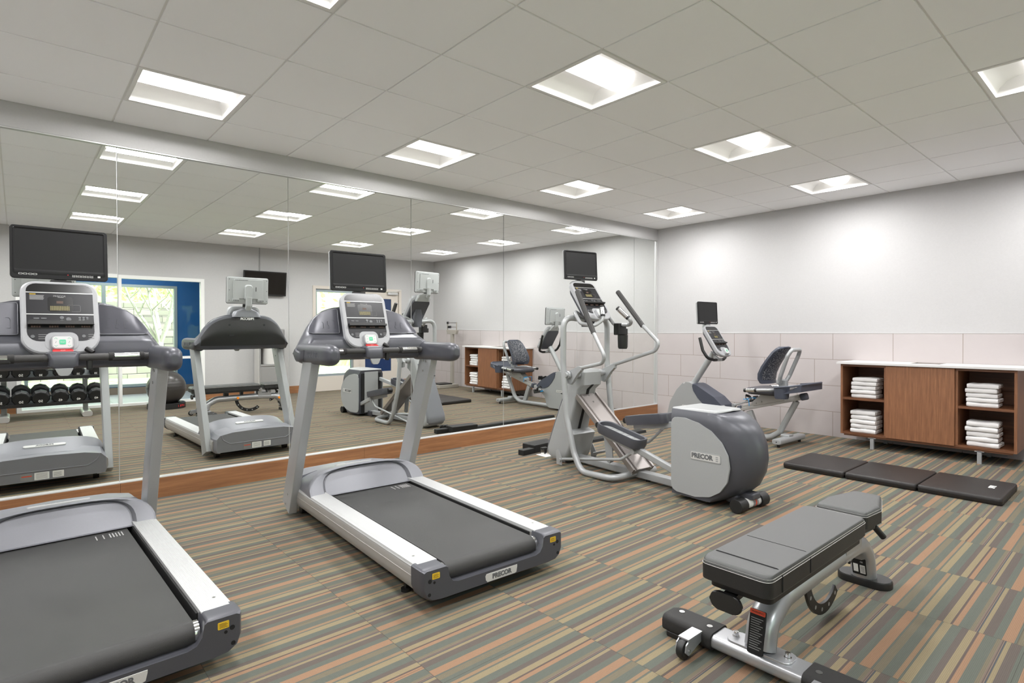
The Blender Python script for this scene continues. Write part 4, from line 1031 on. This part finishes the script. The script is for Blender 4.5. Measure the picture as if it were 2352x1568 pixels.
        m.tube([(-.045, .02, .01), (-.055, .03, .05), (0, .05, .075), (.055, .03, .05), (.045, .02, .01)], .01, 8, .03, sq=(.03, .005, .002)); m.build('pedal', 'black', cr)
        m = MB(frame((s*.215, y, z), (1, 0, 0), (0, 1, sl))); m.box((0, .062, -.005), (.05, .03, .012), None, .004); m.build('pedal_strap_tab', 'bluestrap', cr)
    console(t, frame((0, .795, 1.115), (1, 0, 0), (0, .235, .36)), .29, .42, .05)
    m = MB(); m.prism(rrect(.25, .35, .05, 5), 'z', 0, .02, .008); bmesh.ops.transform(m.bm, matrix=frame((0, .834, 1.092), (-1, 0, 0), (0, .235, .36)), verts=m.bm.verts); m.build('console_back', 'slate', t)
    m = MB(); m.tube([(-.22, .905, 1.15), (-.22, .865, 1.00), (-.20, .815, .91), (-.10, .79, .885), (.10, .79, .885), (.20, .815, .91), (.22, .865, 1.0), (.22, .905, 1.15)], .0175, 12, .07); hb = m.build('handlebar', 'black', t)
    m = MB(); m.cyl((-.05, .79, .885), (.05, .79, .885), .019); m.beam((0, .79, .885), (0, .87, .945), .04, .03); m.build('handlebar_clamp', 'silver', hb)
    m = MB(); m.loft([[(x, y, z) for x, y in rrect(w, d_, .02, 4, 0, cy)] for z, w, d_, cy in ((1.22, .22, .06, .915), (1.285, .15, .06, .95), (1.305, .09, .05, .955))]); m.build('television_saddle', 'tvback', t, 60)
    television(t, frame((.008, .93, 1.312), (1, 0, 0), (0, .05, 1)), .42, .27, (-.03, -.05))
    return t
bike()
# ================================================================= adjustable weight bench
def bench():
    t = thing('weight_bench', 'adjustable weight bench with grey padded seat on a silver frame', 'weight bench', (1.86, .955, 0), 0)
    def cushion(poly, z0, z1, name):
        m = MB(); bvl = .022
        def off(k, z): 
            cx = sum(p[0] for p in poly)/len(poly); cy = sum(p[1] for p in poly)/len(poly)
            out = []
            for x, y in poly:
                dx, dy = x-cx, y-cy; L = math.hypot(dx, dy); out.append((x-dx/L*k, y-dy/L*k, z))
            return out
        m.loft([off(.012, z0), off(0, z0+.008), off(.0, z1-.022), off(.004, z1-.010), off(.012, z1-.003), off(.024, z1)])
        return m, off
    def round_poly(p, r): return [(v.x, v.y) for v in fillet([(x, y, 0) for x, y in p], r, 5, True)]
    main = round_poly([(-.035, -.125), (.88, -.125), (.88, .125), (-.035, .125)], .035)
    m, off = cushion(main, .352, .432, 'seat'); pad = m.build('seat_pad', 'vinyl', t, 50)
    m = MB(); m.loft([off(-.0008, .358), off(-.0015, .408), off(-.0005, .411), off(.012, .3595)]); m.build('pad_side', 'vinylside', pad, 50)
    m = MB()
    for z, k in ((.4115, -.0012), (.4195, .0045)): m.tube(off(k-.0006, z), .0009, 5, closed=True)
    m.build('stitching', 'thread', pad)
    m = MB(); m.tube([(.285, -.1262, .36), (.285, -.1262, .412), (.285, -.112, .4322), (.285, .112, .4322), (.285, .1262, .412), (.285, .1262, .36)], .0012, 5, .012); m.tube([(.055, -.1262, .36), (.055, -.1262, .412), (.055, -.112, .4325), (.055, .112, .4325), (.055, .1262, .412), (.055, .1262, .36)], .0024, 5, .012); m.build('seam', 'hole', pad)
    m = MB(); q = round_poly([(.0, -.11), (.86, -.11), (.86, .11), (.0, .11)], .03); m.prism(q, 'z', .325, .354); m.build('pad_board', 'black', pad)
    head = round_poly([(.93, -.105), (1.09, -.118), (1.305, -.058), (1.305, .058), (1.09, .118), (.93, .105)], .025)
    m, off2 = cushion(head, .352, .432, 'head'); hp = m.build('head_pad', 'vinyl', t, 50)
    m = MB(); m.loft([off2(-.0008, .358), off2(-.0015, .408), off2(-.0005, .411), off2(.012, .3595)]); m.build('pad_side', 'vinylside', hp, 50)
    m = MB()
    for z, k in ((.4115, -.0012), (.4195, .0045)): m.tube(off2(k-.0006, z), .0009, 5, closed=True)
    m.build('stitching', 'thread', hp)
    m = MB(); m.prism(round_poly([(.955, -.085), (1.08, -.095), (1.27, -.045), (1.27, .045), (1.08, .095), (.955, .085)], .02), 'z', .328, .354); m.build('pad_board', 'black', hp)
    m = MB(); m.tube([(.165, 0, .085), (.185, 0, .17), (.30, 0, .232), (.60, 0, .236), (.95, 0, .236), (1.14, 0, .225), (1.225, 0, .14), (1.25, 0, .03)], .04, 18, [.1, .1, .16, .2, .2, .12, .12, .1], sq=(.108, .086, .040), up=(1, 0, 0)); fr_ = m.build('main_frame', 'benchmetal', t, 60)
    # label on the front upright
    m = MB(frame((.130, 0, .15), (0, -1, 0), (.19, 0, 1))); m.prism(rrect(.056, .15, .004, 2, 0, -.0), 'z', -.012, -.0015); m.mi = 1; m.prism(rrect(.056, .016, .003, 2, 0, .068), 'z', -.002, -.001); m.mi = 2
    for k in range(14): m.span((-.022, .045-k*.008, -.0014), (.022-.006*(k % 3), .0475-k*.008, -.001))
    m.mi = 0; m.text('WARNING', .009, T3(0, .068, -.0009), .0002); m.build('warning_label', ['hole', 'stickerred', 'inkgrey'], fr_)
    m = MB(frame((1.178, 0, .105), (0, -1, 0), (-.28, 0, 1))); m.prism(rrect(.06, .10, .004, 2), 'z', -.004, .0012); m.mi = 1; m.span((-.024, -.036, .0012), (-.004, .006, .0018)); m.span((.004, -.040, .0012), (.026, .004, .0018)); m.mi = 2
    for k in range(6): m.span((.007, -.036+k*.006, .0017), (.023, -.033+k*.006, .0021))
    m.mi = 1; m.text('CE', .010, T3(.012, .02, .0013), .0002); m.build('serial_label', ['hole', 'sticker', 'inkgrey'], fr_)
    # front cross beam
    m = MB(); m.loft([[(.17+x, y, z) for x, z in rrect(.115*k, .052*k, .02*k, 4, 0, .05)] for y, k in ((-.36, .97), (-.355, 1), (.355, 1), (.36, .97))]); m.prism(rrect(.085, .235, .025, 5, .17, 0), 'z', .074, .083, .003); bb = m.build('base_beam', 'benchmetal', t, 50)
    for s in (-1, 1):
        m = MB(); m.loft([[(.17+x, s*y, z) for x, z in rrect(.128*k, .066, .022, 4, 0, .0485+dz)] for y, k, dz in ((.165, 1, 0), (.34, 1, 0), (.365, .93, -.002), (.385, .80, -.006))]); cv = m.build('beam_cover', 'rubber', bb, 50)
        m = MB(); m.disk((.165, s*.20, .0812), .011, th=.002); m.disk((.165, s*.20, .083), .005, th=.0006); m.build('cover_screw', 'screw', cv)
        m = MB(); m.disk((.185, s*.335, .0812), .011, th=.002); m.disk((.185, s*.335, .083), .005, th=.0006); m.build('cover_screw', 'screw', cv)
        m = MB(); m.span((.11, s*.30, 0), (.23, s*.36, .022), .004); m.build('rubber_foot', 'black', bb)
        m = MB(); yc = s*.225; 
        for e in (-1, 1): m.prism([(.125, .075), (.03, .075), (.005, .06), (.0, .035), (.02, .018), (.045, .025), (.115, .045)], 'y', yc+e*.020-.0025, yc+e*.020+.0025)
        m.span((.02, yc-.022, .072), (.13, yc+.022, .078)); m.build('caster_bracket', 'benchmetal', bb)
        m = MB(); m.cyl((.022, yc-.015, .036), (.022, yc+.015, .036), .036, bev=.008); m.build('caster_wheel', 'black', bb)
        m = MB(); m.cyl((.022, yc-.027, .036), (.022, yc+.027, .036), .007, n=12); m.build('caster_axle', 'chrome', bb)
        m = MB(); m.cyl((.17, s*.095, .083), (.17, s*.095, .0865), .013); m.cyl((.17, s*.095, .0865), (.17, s*.095, .103), .0095, bev=.0015); m.build('bolt', 'chrome', bb)
    # rear foot
    m = MB(); m.loft([[(1.26+x, y, z) for x, y in rrect(.12*k, .235*k, .058*k, 6)] for k, z in ((.98, 0), (1, .004), (1, .028), (.95, .036))]); m.build('rear_foot', 'black', t, 50)
    # brackets that carry the pads
    for y in (-.048, .048):
        m = MB(); m.prism([(.86, .215), (1.05, .215), (1.05, .33), (1.025, .345), (1.0, .33), (1.0, .29), (.915, .29), (.915, .33), (.89, .345), (.86, .33)], 'y', y-.004, y+.004); m.build('pivot_plate', 'benchmetal', fr_)
    m = MB(); m.cyl((.888, -.06, .328), (.888, .06, .328), .014); m.cyl((1.026, -.06, .328), (1.026, .06, .328), .014); m.build('pivot_pin', 'screw', fr_)
    m = MB(); m.span((.40, -.03, .265), (.46, .03, .327)); m.span((.62, -.025, .265), (.66, .025, .327)); m.build('pad_spacer', 'black', fr_)
    def arc(c, r, a0, a1, w, y, n=18):
        o = []
        for k in range(n+1): a = R(a0+(a1-a0)*k/n); o.append((c[0]+(r+w/2)*math.cos(a), c[1]+(r+w/2)*math.sin(a)))
        i_ = []
        for k in range(n+1): a = R(a1+(a0-a1)*k/n); i_.append((c[0]+(r-w/2)*math.cos(a), c[1]+(r-w/2)*math.sin(a)))
        m = MB(); m.prism(o+i_, 'y', y-.006, y+.006, .002); m.mi = 1
        for q in range(5):
            a = R(a0+(a1-a0)*(.22+.18*q)); px, pz = c[0]+r*math.cos(a), c[1]+r*math.sin(a); m.cyl((px, y-.0065, pz), (px, y+.0065, pz), .0085, n=12)
        return m
    arc((.755, .225), .185, 183, 312, .045, .0).build('adjustment_arc', ['black', 'benchmetal'], t)
    arc((.99, .32), .165, -5, -72, .034, .0).build('head_adjustment_arc', ['black', 'benchmetal'], t)
    for x, z in ((.575, .236), (1.165, .20)):
        m = MB(); m.cyl((x, .05, z), (x, .078, z), .018, bev=.004); m.build('pop_pin', 'orange', fr_)
    m = MB(); m.prism(rrect(.062, .115, .028, 5), 'z', 0, .016, .005); bmesh.ops.transform(m.bm, matrix=frame((-.01, .035, .292), (0, 0, 1), (0, 1, 0)), verts=m.bm.verts); m.beam((.0, .035, .30), (.10, .02, .33), .05, .02); m.build('pull_handle', 'black', t)
    m = MB(); m.cyl((1.155, -.07, .315), (1.19, -.10, .262), .014, bev=.003); m.cyl((1.12, -.04, .335), (1.155, -.07, .315), .012); m.build('head_pad_lever', 'black', t)
    return t
bench()
# ================================================================= towel cabinet
t = thing('towel_cabinet', 'walnut cabinet with open towel shelves and a middle door on grey legs', 'cabinet', (6.66, 1.56, 0), 0)
# local: x from the front (0) to the back (.495), y along the wall
Y0, Y1 = -.715, .715; ZB, ZT = .130, .872
for a, b in (((0, Y0, ZB), (.49, Y0+.022, ZT)), ((0, Y1-.022, ZB), (.49, Y1, ZT)), ((.006, .290, ZB+.02), (.49, .312, ZT-.02)), ((.006, -.292, ZB+.02), (.49, -.270, ZT-.02))):
    m = MB(); m.span(a, b, .001, 1); m.build('upright_panel', 'woodcab', t)
m = MB(); m.span((.001, Y0+.022, ZB), (.49, Y1-.022, ZB+.022)); m.span((.012, Y0+.03, ZB-.016), (.47, Y1-.03, ZB)); m.build('bottom_panel', 'woodcabh', t)
m = MB(); m.span((.001, Y0+.022, ZT-.022), (.49, Y1-.022, ZT)); m.build('top_panel', 'woodcabh', t)
m = MB(); m.span((.478, Y0+.01, ZB), (.492, Y1-.01, ZT)); m.build('back_panel', 'woodcabh', t)
for a, b in ((.312, Y1-.022), (Y0+.022, -.292)):
    m = MB(); m.span((.006, a, .496), (.478, b, .519)); m.build('shelf', 'woodcabh', t)
m = MB(); m.span((-.016, -.270, ZB+.010), (.004, .291, ZT-.002), .0015, 1); m.build('door', 'woodcab', t)
for x in (.015, .45):
    for y in (-.452, .418):
        m = MB(); m.span((x-.016, y-.016, 0), (x+.016, y+.016, .118)); m.span((x-.016, y-.035, .110), (x+.02, y+.035, .1155)); m.build('leg', 'silver', t)
m = MB(); m.span((.40, Y0+.12, .03), (.42, Y1-.12, .115)); m.build('kick_rail', 'coolergrey', t)
# worktop with the drop slot
t = thing('countertop', 'white stone slab with a rectangular drop slot lying on the walnut cabinet', 'countertop', (6.66, 1.55, .874), 0)
m = MB(); x0, x1 = -.035, .485; hx0, hx1, hy0, hy1 = .17, .42, -.105, .14
for a, b in (((x0, -.75, 0), (hx0, .755, .020)), ((hx1, -.75, 0), (x1, .755, .020)), ((hx0, -.75, 0), (hx1, hy0, .020)), ((hx0, hy1, 0), (hx1, .755, .020))): m.span(a, b)
bmesh.ops.remove_doubles(m.bm, verts=m.bm.verts, dist=.0002)
m.span((hx0+.002, hy0+.002, .0), (hx1-.002, hy1-.002, .006)); m.build('slab', 'quartz', t)
m = MB()
for a, b in (((hx0, hy0, .0), (hx0+.006, hy1, .0215)), ((hx1-.006, hy0, .0), (hx1, hy1, .0215)), ((hx0, hy0, .0), (hx1, hy0+.006, .0215)), ((hx0, hy1-.006, .0), (hx1, hy1, .0215))): m.span(a, b)
m.build('slot_collar', 'steel', t)

# ================================================================= towels
def towel_mesh(w, d, h, seed):
    rr = random.Random(seed); m = MB(); rings = []
    ph = [rr.uniform(0, 6.28) for _ in range(6)]; n = 16
    for k in range(n+1):
        y = -w/2+w*k/n; e = min(1, min(k, n-k)/1.2); 
        wob = lambda i, f: math.sin(ph[i]+f*y*2*PI/w)
        sag = .0016*wob(0, 1.1)+.0006*wob(1, 2.3); fr = .004*wob(2, 1.1)+.002*wob(3, 2.1); hh = h*(.97+.025*wob(4, 1.3))
        # folded profile: round nose at the front, three layers open at the back
        P = [(0, .5), (.010, .78), (.032, .94), (.07, 1.0), (.30, 1.02), (.70, 1.0), (.97, .97), (1.0, .86), (.99, .70), (.955, .665), (.99, .63), (1.0, .5), (.99, .37), (.955, .335), (.99, .30), (1.0, .14), (.97, .03), (.70, .0), (.30, .0), (.07, .0), (.032, .06), (.010, .22)]
        ring = []
        for (u, v) in P:
            c = .86+.14*e if k in (0, n) else 1
            ring.append((fr*(1-u)+u*d, y, hh*(.5+(v-.5)*c)+sag*(.3+.7*v)))
        rings.append(ring)
    m.loft(rings)
    for s in (-1, 1):                                               # fold lines on the ends
        for v in (.36, .66): m.tube([(.03, s*(w/2+.0004), h*v), (d*.4, s*(w/2+.0012), h*(v+.03)), (d*.95, s*(w/2+.0004), h*v)], h*.10, 6)
    return m
protos = [towel_mesh(.232, .215, .0425, 40+k).build('folded_towel', 'towel', None, 60) for k in range(5)]
nth = ['bottom towel', 'second towel from the bottom', 'middle towel', 'second towel from the top', 'topmost towel']
used = set()
for si, (y, z0, nm) in enumerate(((2.062, .5195, 'upper left shelf'), (2.070, .1525, 'lower left shelf'), (1.098, .5195, 'upper right shelf'), (1.092, .1525, 'lower right shelf'))):
    for k in range(5):
        p = protos[(k+si) % 5]
        if p.name in used: o = p.copy(); COL.objects.link(o)
        else: o = p; used.add(p.name)
        rr = random.Random(100*si+k); hz = .0432 if si % 2 == 0 else .0465
        o.location = (6.685+rr.uniform(-.004, .010), y+rr.uniform(-.008, .008), z0+k*hz); o.rotation_euler = (0, 0, R(rr.uniform(-2, 2))); o.scale = (1, 1.0+rr.uniform(-.02, .02), hz/.0425*.955)
        tag(o, 'white folded %s of the pile on the cabinet\'s %s' % (nth[k], nm), 'towel', 'folded towels in the cabinet')

# ================================================================= folding mat
t = thing('exercise_mat', 'black three-section folding exercise mat on the carpet before the cabinet', 'exercise mat', (5.475, 1.482, 0), -.3)
for k in range(3):
    y0 = -.755+k*.505
    m = MB(); n = 8
    o = rrect(.612, .499, .02, 4, 0, y0+.2525)
    def ro(k_, z): return [(x*k_, (y0+.2525)+(y-y0-.2525)*k_, z) for x, y in o]
    m.loft([ro(.975, 0), ro(.997, .006), ro(1, .028), ro(.995, .046), ro(.965, .053), ro(.80, .0545), ro(.4, .056)]); s_ = m.build('mat_section', 'matvinyl', t, 60)
    m = MB(); m.tube([(x, y, .029) for x, y, _ in ro(1.0005, 0)], .0016, 5, closed=True); m.build('piping', 'blackmat', s_)
    if k == 0:
        m = MB(frame((.03, -.647, .0558), (1, 0, 0), (0, 1, 0))); m.text('SPRI', .052, T3(0, 0, 0), .0004, .0015); m.build('lettering', 'ink', s_)

# ================================================================= on the floor by the mirror
t = thing('power_box', 'flat black cable box on the carpet at the foot of the mirror', 'cable box', (3.93, 4.164, 0), 4)
m = MB(); m.span((0, 0, 0), (.36, .17, .08), .006); m.build('box_body', 'blackmat', t)
m = MB(); m.span((-.16, .0, 0), (-.0, .075, .052), .004); m.disk((-.161, .03, .02), .006, (-1, 0, 0)); m.build('cable_outlet', 'blackmat', t)
t = thing('cable_cover', 'long low black cable cover along the mirror base behind the elliptical', 'cable cover', (4.30, 4.20, 0), -1)
m = MB(); m.prism([(-.06, 0), (-.05, .028), (.05, .03), (.06, 0)], 'x', 0, 1.45); m.build('cover_strip', 'blackmat', t)
t = thing('floor_outlet', 'white floor socket plate with open metal flaps beside the black box', 'floor outlet', (3.955, 4.03, 0), -4)
m = MB(); m.span((-.06, -.075, 0), (.075, .075, .004), .0015); m.build('cover_plate', 'paper', t)
for k, (x, y) in enumerate(((-.025, .02), (.02, -.02), (.045, .03))):
    m = MB(); m.box((x, y, .03), (.036, .004, .05), Matrix.Rotation(R(35*k-20), 3, 'Z'), .0015); m.build('flap', 'chrome', t)
m = MB(); m.box((.02, .05, .04), (.07, .04, .06), None, .008); m.build('plug', 'black', t)

# ================================================================= dumbbell rack and dumbbells
RX0, RX1 = -.56, .93
t = thing('dumbbell_rack', 'two-tier black dumbbell rack on grey legs before the glazed opening', 'rack', (0, -.22, 0), 0)
sl = R(17)
shelf_c = [(-.02, .245), (-.06, .60)]
for y, z in shelf_c:
    m = MB(frame((0, y, z), (1, 0, 0), (0, -math.cos(sl), math.sin(sl)))); m.span((RX0, -.15, -.012), (RX1, .15, 0), .003); m.span((RX0, -.155, -.03), (RX1, -.145, .018), .003); m.span((RX0, .145, -.02), (RX1, .155, .012), .003)
    m.build('shelf', 'rackblack', t)
for x in (-.13, .75):
    m = MB(); m.beam((x, -.14, .05), (x, -.20, .66), .06, .07, bev=.008); m.beam((x, -.16, .2), (x, .08, .2), .05, .04); m.beam((x, -.20, .545), (x, .06, .545), .05, .04); m.build('upright', 'silver', t)
    m = MB(); m.loft([[(x+a, y, b) for a, b in rrect(.12*k, .075*k, .03*k, 4, 0, .04)] for y, k in ((-.30, .95), (-.29, 1), (.165, 1), (.175, .95))]); m.disk((x-.03, .175, .04), .006, (0, 1, 0)); m.disk((x+.03, .175, .04), .006, (0, 1, 0)); m.build('foot', 'silverdark', t)
def dumbbell(hr, hl, gl, num):
    d = thing('dumbbell', 'x', 'dumbbell')
    for s in (-1, 1):
        m = MB(); ring = lambda r, y: [(r*math.cos(2*PI*k/10+PI/10), y, r*math.sin(2*PI*k/10+PI/10)) for k in range(10)]
        a, b = s*gl/2, s*(gl/2+hl)
        m.loft([ring(hr*.72, a), ring(hr*.95, a+s*.012), ring(hr, a+s*.03), ring(hr, b-s*.022), ring(hr*.88, b-s*.004), ring(hr*.84, b)]); h_ = m.build('weight_head', 'castiron', d, 25)
        m = MB(frame((0, b, 0), (-s, 0, 0), (0, 0, 1))); m.text(num, hr*.46, T3(0, -hr*.40, .0004), .0006, .0008); m.build('number', 'ink', h_)
        m = MB(); m.lathe([(hr*.8, b), (hr*.8, b+s*.001), (hr*.74, b+s*.001), (hr*.74, b)], (0, 0, 0), 32, 'y') if False else m.tube([(hr*.72*math.cos(2*PI*k/24), b, hr*.72*math.sin(2*PI*k/24)) for k in range(24)], .0022, 5, closed=True); m.build('face_ring', 'castiron', h_)
    m = MB(); m.cyl((0, -gl/2, 0), (0, gl/2, 0), .0165); m.build('handle', 'chrome', d); return d
sizes = {'50': (.104, .09, .13), '45': (.100, .087, .13), '40': (.097, .083, .13), '30': (.084, .078, .13), '25': (.078, .072, .13)}
rows = ((shelf_c[0], 'lower', (('50', -.375), ('50', -.165), ('50', .045), ('50', .245), ('45', .455), ('40', .655), ('40', .855))), (shelf_c[1], 'upper', (('50', -.375), ('50', -.165), ('50', .045), ('30', .25), ('30', .455), ('25', .655), ('25', .855))))
first = {}
cnt = {}
ordn = ['rightmost', 'second from the right', 'third from the right', 'fourth from the right', 'fifth from the right', 'sixth from the right', 'seventh from the right']
for (sy, sz), rn, items in rows:
    for k, (num, x) in enumerate(items):
        hr, hl, gl = sizes[num]; oz_ = hr*.97
        c = Vector((x, -.22+sy+oz_*math.sin(sl), sz+oz_*math.cos(sl)+.001))
        lb = 'black ten-sided dumbbell marked %s, %s in the rack\'s %s row' % (num, ordn[len(items)-1-k], rn)
        if num not in first: d = dumbbell(hr, hl, gl, num); first[num] = d; d['label'] = lb
        else: d = dup(first[num], (0, 0, 0), 0, lb)
        d.location = c; d.rotation_euler = (-sl, 0, 0); d['group'] = 'dumbbells on the two-tier rack'

# ================================================================= ball on its ring
t = thing('exercise_ball', 'shiny black exercise ball sitting on a ring base', 'exercise ball', (1.775, -.40, 0), 0)
m = MB(); m.lathe([(max(.001, .272*math.sin(PI*k/28)), .318-.272*math.cos(PI*k/28)) for k in range(29)], n=48)
bl = m.build('ball', 'ballrubber', t, 60)
for k in range(4):
    z = .30+.045*k; r = math.sqrt(.2735**2-(z-.318)**2); m = MB(); m.tube([(r*math.cos(2*PI*j/48), r*math.sin(2*PI*j/48), z) for j in range(48)], .0022, 5, closed=True); m.build('ridge', 'ballrubber', bl)
o = tag(bpy.data.objects.new('ball_base', None), 'black ring base with red lettering under the exercise ball', 'ball base'); COL.objects.link(o); o.location = (1.775, -.40, 0)
m = MB(); m.lathe([(.262, 0), (.262, .08), (.25, .088), (.205, .088), (.195, .08), (.195, 0)], n=48); ringo = m.build('ring', 'black', o)
rings = []
for i, ch in enumerate('SPRI'):
    a = R(62-8.5*(3-i)) ; px, py = .2625*math.cos(a), .2625*math.sin(a)
    m = MB(frame((px, py, .042), (-math.sin(a)*1, math.cos(a)*1, 0), (0, 0, 1)) if False else frame((px, py, .042), (math.sin(a)*-1, math.cos(a), 0), (0, 0, 1)))
    m.text('SPRI'[3-i] if False else 'SPRI'[i], .045, T3(0, 0, .0003), .0006, .001); m.build('lettering', 'red', ringo)

# ================================================================= wall television and its cable channel
t = thing('wall_television', 'black flat television mounted on the wall beside the blue opening', 'television', (3.455, YO+.002, 2.07), 0)
mt = frame((0, .10, 0), (-1, 0, 0), (0, .12, 1))
m = MB(mt); m.prism(rrect(.755, .445, .008, 3), 'z', -.045, .0, .006); cs = m.build('casing', 'black', t)
m = MB(mt); m.span((-.36, -.195, -.001), (.36, .205, .001)); m.build('screen', 'screen', cs)
m = MB(); m.span((-.10, .0, -.10), (.10, .03, .10)); m.span((-.05, .02, -.05), (.05, .075, .05)); m.build('wall_bracket', 'black', t)
m = MB(); m.span((3.375, YO, 2.30), (3.392, YO+.012, H+.002)); o = m.build('cable_channel', 'coolergrey'); tag(o, 'narrow grey cable channel running from the ceiling down to the wall television', 'cable channel')

# ================================================================= bottle-filling water cooler
t = thing('water_dispenser', 'grey floor-standing water dispenser against the wall under the television', 'water dispenser', (3.50, YO+.02, 0), 0)
m = MB(); w = .22
m.span((-w, 0, .03), (w, .30, .58), .006); m.span((-w, 0, .58), (-w+.02, .30, 1.22), .004); m.span((w-.02, 0, .58), (w, .30, 1.22), .004); m.span((-w, 0, .58), (w, .06, 1.22)); m.span((-w, 0, .98), (w, .30, 1.24), .01); m.build('body', 'coolergrey', t)
m = MB(); m.span((-w+.03, .29, .06), (w-.03, .304, .545), .003); m.build('front_panel', 'coolergrey', t)
m = MB(); m.span((-w+.01, .04, .565), (w-.01, .31, .60), .006); m.build('drip_tray', 'coolergrey', t)
m = MB(); m.cyl((0, .16, .60), (0, .16, .90), .125, n=32, bev=.01); m.build('water_tank', 'coolerlight', t)
m = MB(); m.span((-w-.012, .02, .03), (-w, .28, 1.2)); m.build('side_panel', 'coolerlight', t)
m = MB(); m.span((-w+.02, .03, 0), (w-.02, .28, .035)); m.build('plinth', 'black', t)

# ================================================================= physician's scale
t = thing('weighing_scale', 'beige upright weighing scale with sliding weights in the far corner', 'scale', (6.90, .08, 0), 0)
m = MB(); m.span((-.42, -.15, .0), (.06, .15, .075), .012); b_ = m.build('base', 'scalepaint', t)
m = MB(); m.span((-.41, -.14, .076), (-.09, .14, .098), .008); m.build('platform', 'black', b_)
m = MB(); m.span((-.03, -.035, .07), (.03, .035, 1.12), .006); m.build('column', 'scalepaint', t)
m = MB(); m.prism([(-.15, 1.11), (.15, 1.11), (.18, 1.17), (.18, 1.20), (-.18, 1.20), (-.18, 1.17)], 'x', -.03, .03, .004) ; hd = m.build('beam_housing', 'scalepaint', t)
m = MB(); m.span((-.02, -.17, 1.20), (.0, -.155, 1.36)); m.span((-.02, .155, 1.20), (.0, .17, 1.36)); m.build('beam_post', 'scalepaint', hd)
for z in (1.25, 1.34):
    m = MB(); m.span((-.018, -.175, z), (-.008, .16, z+.014)); m.build('beam', 'steel', hd)
m = MB(); m.span((-.035, -.13, 1.235), (.01, -.05, 1.285), .006); m.span((-.035, -.165, 1.325), (.01, -.145, 1.37), .004); m.build('sliding_weight', 'black', hd)
# ================================================================= light and camera
W = bpy.data.worlds.new('daylight'); SC.world = W; W.use_nodes = True
bg = W.node_tree.nodes['Background']; bg.inputs[0].default_value = (.93, .97, 1., 1); bg.inputs[1].default_value = 5.0
sun = bpy.data.lights.new('sun', 'SUN'); sun.energy = 12; sun.angle = R(1.5); so = bpy.data.objects.new('sun', sun); COL.objects.link(so); so.rotation_euler = (R(-38), R(28), 0)

cam = bpy.data.cameras.new('camera'); co = bpy.data.objects.new('camera', cam); COL.objects.link(co)
cam.sensor_width = 36; cam.lens = 1305.94/2352*36; cam.shift_x = 0; cam.shift_y = -(784-774.4)/2352
cam.clip_start = .02
yaw, pitch, roll = .85341, -.01047, -.00294
fw = Vector((math.cos(yaw)*math.cos(pitch), math.sin(yaw)*math.cos(pitch), math.sin(pitch)))
rt = Vector((math.sin(yaw), -math.cos(yaw), 0)); up = rt.cross(fw)
r2 = rt*math.cos(roll)+up*math.sin(roll); u2 = -rt*math.sin(roll)+up*math.cos(roll)
co.matrix_world = Matrix(((r2.x, u2.x, -fw.x, 0), (r2.y, u2.y, -fw.y, 0), (r2.z, u2.z, -fw.z, CAMZ), (0, 0, 0, 1)))
SC.camera = co
vs = SC.view_settings; vs.view_transform = 'Standard'; vs.look = 'None'; vs.gamma = 1; vs.exposure = EXPO; vs.use_curve_mapping = False
SC.cycles.use_denoising = True
SC.cycles.max_bounces = 9; SC.cycles.diffuse_bounces = 5; SC.cycles.glossy_bounces = 6; SC.cycles.transparent_max_bounces = 12
SC.cycles.sample_clamp_indirect = 8
SC.cycles.caustics_reflective = True; SC.cycles.blur_glossy = .3; SC.cycles.caustics_refractive = False
SC.cycles.use_adaptive_sampling = True; SC.cycles.adaptive_threshold = .02
